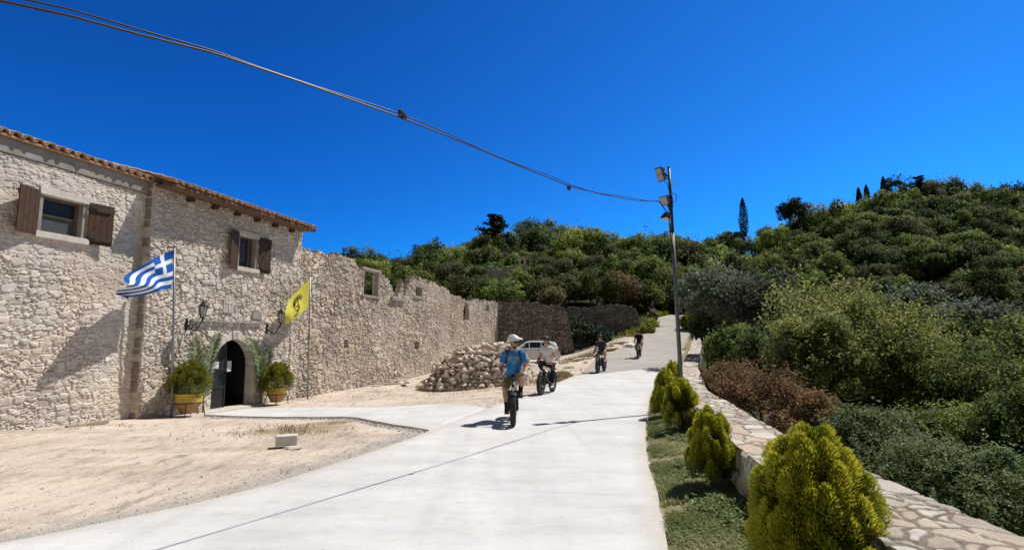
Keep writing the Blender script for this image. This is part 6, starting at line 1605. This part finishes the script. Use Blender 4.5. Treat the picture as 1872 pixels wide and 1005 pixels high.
put(4, (f5.x, f5.y), (f5.x - .55, f5.y + .85), R(90), 'farthest fat-tyre electric bicycle, half hidden by yellow weeds at the bend', 'farthest rider, dressed in dark clothes, coming round the bend of the upper road', .018, lean=.2, look=(.2, .97, -.1), shirt=cloth('charcoal_top', (.03, .03, .032)), shorts=cloth('dark_shorts', (.06, .055, .05)), helmet=HELM_B, knee_out=.3)

# ------------------------------------------------------------------ parked car
def make_car(loc, rz):
    t = thing('parked_car', 'silver-white estate car parked sideways behind the rubble heap in front of the shaded wall', 'car', loc, rz)
    paint = mat('silver_white_paint', (.62, .64, .66), (.58, .60, .62), 2, .3, .5)
    L = 4.15; st = np.linspace(-L / 2, L / 2, 42)
    def prof(x):                                             # half width, sill, belt, roof at station x (front at -x)
        q = (x + L / 2) / L
        hw = .84 * (1 - .10 * (2 * q - 1) ** 4 - .06 * max(0, .12 - q) / .12)
        sill = .24 + .10 * max(0, .06 - q) / .06 + .12 * max(0, q - .93) / .07
        belt = np.interp(q, [0, .03, .25, .34, .6, .93, 1], [.62, .72, .90, .94, .97, .97, .80])
        roof = np.interp(q, [0, .27, .30, .46, .55, .80, .92, .985, 1], [0, 0, .96, 1.40, 1.46, 1.44, 1.36, .98, 0])
        return hw, sill, belt, roof
    V = []; n = 0
    for x in st:
        hw, s_, b_, r_ = prof(x); row = [(x, -hw * .92, s_), (x, -hw, s_ + .12), (x, -hw * 1.01, .58), (x, -hw * .97, b_ - .03), (x, -hw * .93, b_)]
        top = max(r_, b_ + .02); w2 = hw * (.93 - .26 * min(1, max(0, (top - b_) / .5)))
        row += [(x, -(hw * .93 + w2) / 2 - .012, (b_ + top) / 2 + .02), (x, -w2, top - .04), (x, -w2 * .8, top - .005), (x, 0, top + .012)]
        row += [(a, -b, c) for a, b, c in row[-2::-1]]; n = len(row); V += row
    V = np.array(V); m_ = len(st); id_ = np.arange(m_ * n).reshape(m_, n); f = np.stack([id_[:-1, :-1], id_[1:, :-1], id_[1:, 1:], id_[:-1, 1:]], -1).reshape(-1, 4)
    b = MB(); b.add([tuple(v) for v in V], [tuple(q) for q in f]); b.add([tuple(v) for v in V[:n]], [tuple(range(n))]); b.add([tuple(v) for v in V[-n:]], [tuple(range(n))]); body = b.build('body', paint, t, smooth=True, auto=R(38))
    for sg in (-1, 1):
        for xs, nm in (((-.62, .02), 'window'), ((.08, .80), 'window'), ((.87, 1.45), 'window')):
            m = MB(); vs = []; xx = np.linspace(*xs, 8)
            for x in xx:
                hw, s_, b_, r_ = prof(x); top = max(r_ - .10, b_ + .05); w2 = hw * (.93 - .26 * min(1, max(0, (r_ - b_) / .5))); w_t = w2 + (hw * .93 - w2) * .22
                vs += [(x, sg * (hw * .93 + .006), b_ + .035), (x, sg * ((hw * .93 + w_t) / 2 + .022), (b_ + top) / 2), (x, sg * (w_t + .020), top)]
            m.add(vs, [(3 * i + j, 3 * i + 3 + j, 3 * i + 4 + j, 3 * i + 1 + j) for i in range(7) for j in (0, 1)]); m.build(nm, M['glassd'], t, smooth=True)
        for x in (-.50, .42):
            m = MB(); m.box((x + .28, sg * .853, .84), (.17, .035, .035)); m.build('door_handle', M['black'], t, bev=.008)
        m = MB(); m.box((-.70, sg * .93, .97), (.12, .16, .12)); m.build('mirror', paint, t, bev=.03)
        for x in (-1.27, 1.27):
            w = bpy.data.objects.new('wheel', None); w.location = (x, sg * .74, .31); link(w, t)
            m = MB(); m.lathe([(.20, -.10), (.28, -.10), (.31, -.07), (.31, .07), (.28, .10), (.20, .10)], 32, axis='y'); m.build('tyre', RUB, w, smooth=True, auto=R(40))
            m = MB(); m.lathe([(0, .06 * sg), (.06, .075 * sg), (.2, .085 * sg), (.205, .0)], 24, axis='y')
            for i in range(5): a = i * 1.2566; m.box((.11 * math.cos(a), .085 * sg, .11 * math.sin(a)), (.16, .02, .045), Matrix.Rotation(-a, 3, 'Y'))
            m.build('rim', M['steel'], w, smooth=True, auto=R(30))
        m = MB(); m.box((2.02, sg * .70, .92), (.10, .22, .28)); m.build('tail_light', mat('tail_lens', (.32, .06, .05), (.25, .04, .03), 5, .2), t, bev=.02)
        m = MB(); m.box((-2.0, sg * .62, .64), (.12, .32, .14)); m.build('headlight', M['lampglass'], t, bev=.03)
        m = MB(); m.tube([(-.1, sg * .52, 1.485), (1.3, sg * .52, 1.47)], .014, 6); m.build('roof_rail', M['black'], t)
    m = MB(); m.box((1.97, 0, 1.17), (.03, 1.15, .32), Matrix.Rotation(R(-18), 3, 'Y')); m.build('rear_window', M['glassd'], t, bev=.01)
    m = MB(); m.box((2.06, 0, .45), (.10, 1.55, .20)); m.build('bumper', paint, t, bev=.04)
    m = MB(); m.box((2.08, 0, .72), (.012, .52, .11)); m.build('number_plate', M['white'], t)
cx_ = P(967, 655, 37); make_car((cx_.x, 37, Hp(cx_.x, 37)), R(-4))

# ------------------------------------------------------------------ light, sky, camera
SUN_EL = math.asin(SUN_DIR.z); SUN_AZ = math.atan2(SUN_DIR.x, SUN_DIR.y)
w = bpy.data.worlds.new('World'); scene.world = w; w.use_nodes = True; nt = w.node_tree; nt.nodes.clear()
sky = nt.nodes.new('ShaderNodeTexSky'); sky.sky_type = 'NISHITA'; sky.sun_disc = False; sky.sun_elevation = SUN_EL; sky.sun_rotation = SUN_AZ
sky.air_density = 1.0; sky.dust_density = .15; sky.ozone_density = 3.0; sky.altitude = 300
def nn(ty, **kw):
    x = nt.nodes.new(ty)
    for k_, v_ in kw.items(): setattr(x, k_, v_)
    return x
def mth(op, a, b):
    x = nn('ShaderNodeMath', operation=op)
    for q_, v_ in enumerate((a, b)):
        if isinstance(v_, (int, float)): x.inputs[q_].default_value = v_
        else: nt.links.new(v_, x.inputs[q_])
    return x.outputs[0]
sp = nn('ShaderNodeSeparateColor'); nt.links.new(sky.outputs[0], sp.inputs[0]); cb = nn('ShaderNodeCombineColor')
tcw = nn('ShaderNodeTexCoord'); sx_ = nn('ShaderNodeSeparateXYZ'); nt.links.new(tcw.outputs['Generated'], sx_.inputs[0])
for q, (a_, g_, l_, r_) in enumerate(SKY_FIT):
    mp_ = nn('ShaderNodeMapRange'); nt.links.new(sx_.outputs[0], mp_.inputs[0])
    for i_, v_ in enumerate((-.4, .6, l_ * a_ * 10, r_ * a_ * 10)): mp_.inputs[i_ + 1].default_value = v_
    nt.links.new(mth('MULTIPLY', mth('POWER', mth('MULTIPLY', sp.outputs[q], .1), g_), mp_.outputs[0]), cb.inputs[q])
# deep blue graded ahead; unseen sky overhead and behind muted to shape fill light
mr = nn('ShaderNodeMapRange', interpolation_type='SMOOTHSTEP'); mr.inputs[1].default_value = .60; mr.inputs[2].default_value = .80; nt.links.new(sx_.outputs[2], mr.inputs[0])
mb_ = nn('ShaderNodeMapRange', interpolation_type='SMOOTHSTEP'); mb_.inputs[1].default_value = .45; mb_.inputs[2].default_value = -.1; nt.links.new(sx_.outputs[1], mb_.inputs[0])
mk = mth('MAXIMUM', mr.outputs[0], mb_.outputs[0])
hs = nn('ShaderNodeHueSaturation'); hs.inputs['Saturation'].default_value = .45; hs.inputs['Value'].default_value = .34; nt.links.new(sky.outputs[0], hs.inputs['Color'])
mxw = nn('ShaderNodeMix', data_type='RGBA'); nt.links.new(mk, mxw.inputs[0]); nt.links.new(cb.outputs[0], mxw.inputs[6]); nt.links.new(hs.outputs[0], mxw.inputs[7])
bg = nn('ShaderNodeBackground'); bg.inputs[1].default_value = .10; out = nn('ShaderNodeOutputWorld')
nt.links.new(mxw.outputs[2], bg.inputs[0]); nt.links.new(bg.outputs[0], out.inputs[0])
sl = bpy.data.lights.new('sun', 'SUN'); sl.energy = 5.0; sl.angle = R(.5); sl.color = (1, .955, .89); so = bpy.data.objects.new('sun', sl); link(so); so.location = (20, 20, 60)
so.rotation_euler = (-SUN_DIR).to_track_quat('-Z', 'Y').to_euler()
cam = bpy.data.cameras.new('camera'); cam.sensor_width = 36; cam.lens = 36 * FPX / 1872; cam.clip_start = .05; cam.clip_end = 3000
co = bpy.data.objects.new('camera', cam); link(co); co.location = (0, 0, CAM_H); co.rotation_euler = (math.pi / 2 + PITCH, 0, 0); scene.camera = co
scene.view_settings.view_transform = 'Standard'; scene.view_settings.look = 'None'; scene.view_settings.exposure = 0; scene.view_settings.gamma = 1
scene.cycles.max_bounces = 6; scene.cycles.diffuse_bounces = 3; scene.cycles.transparent_max_bounces = 6
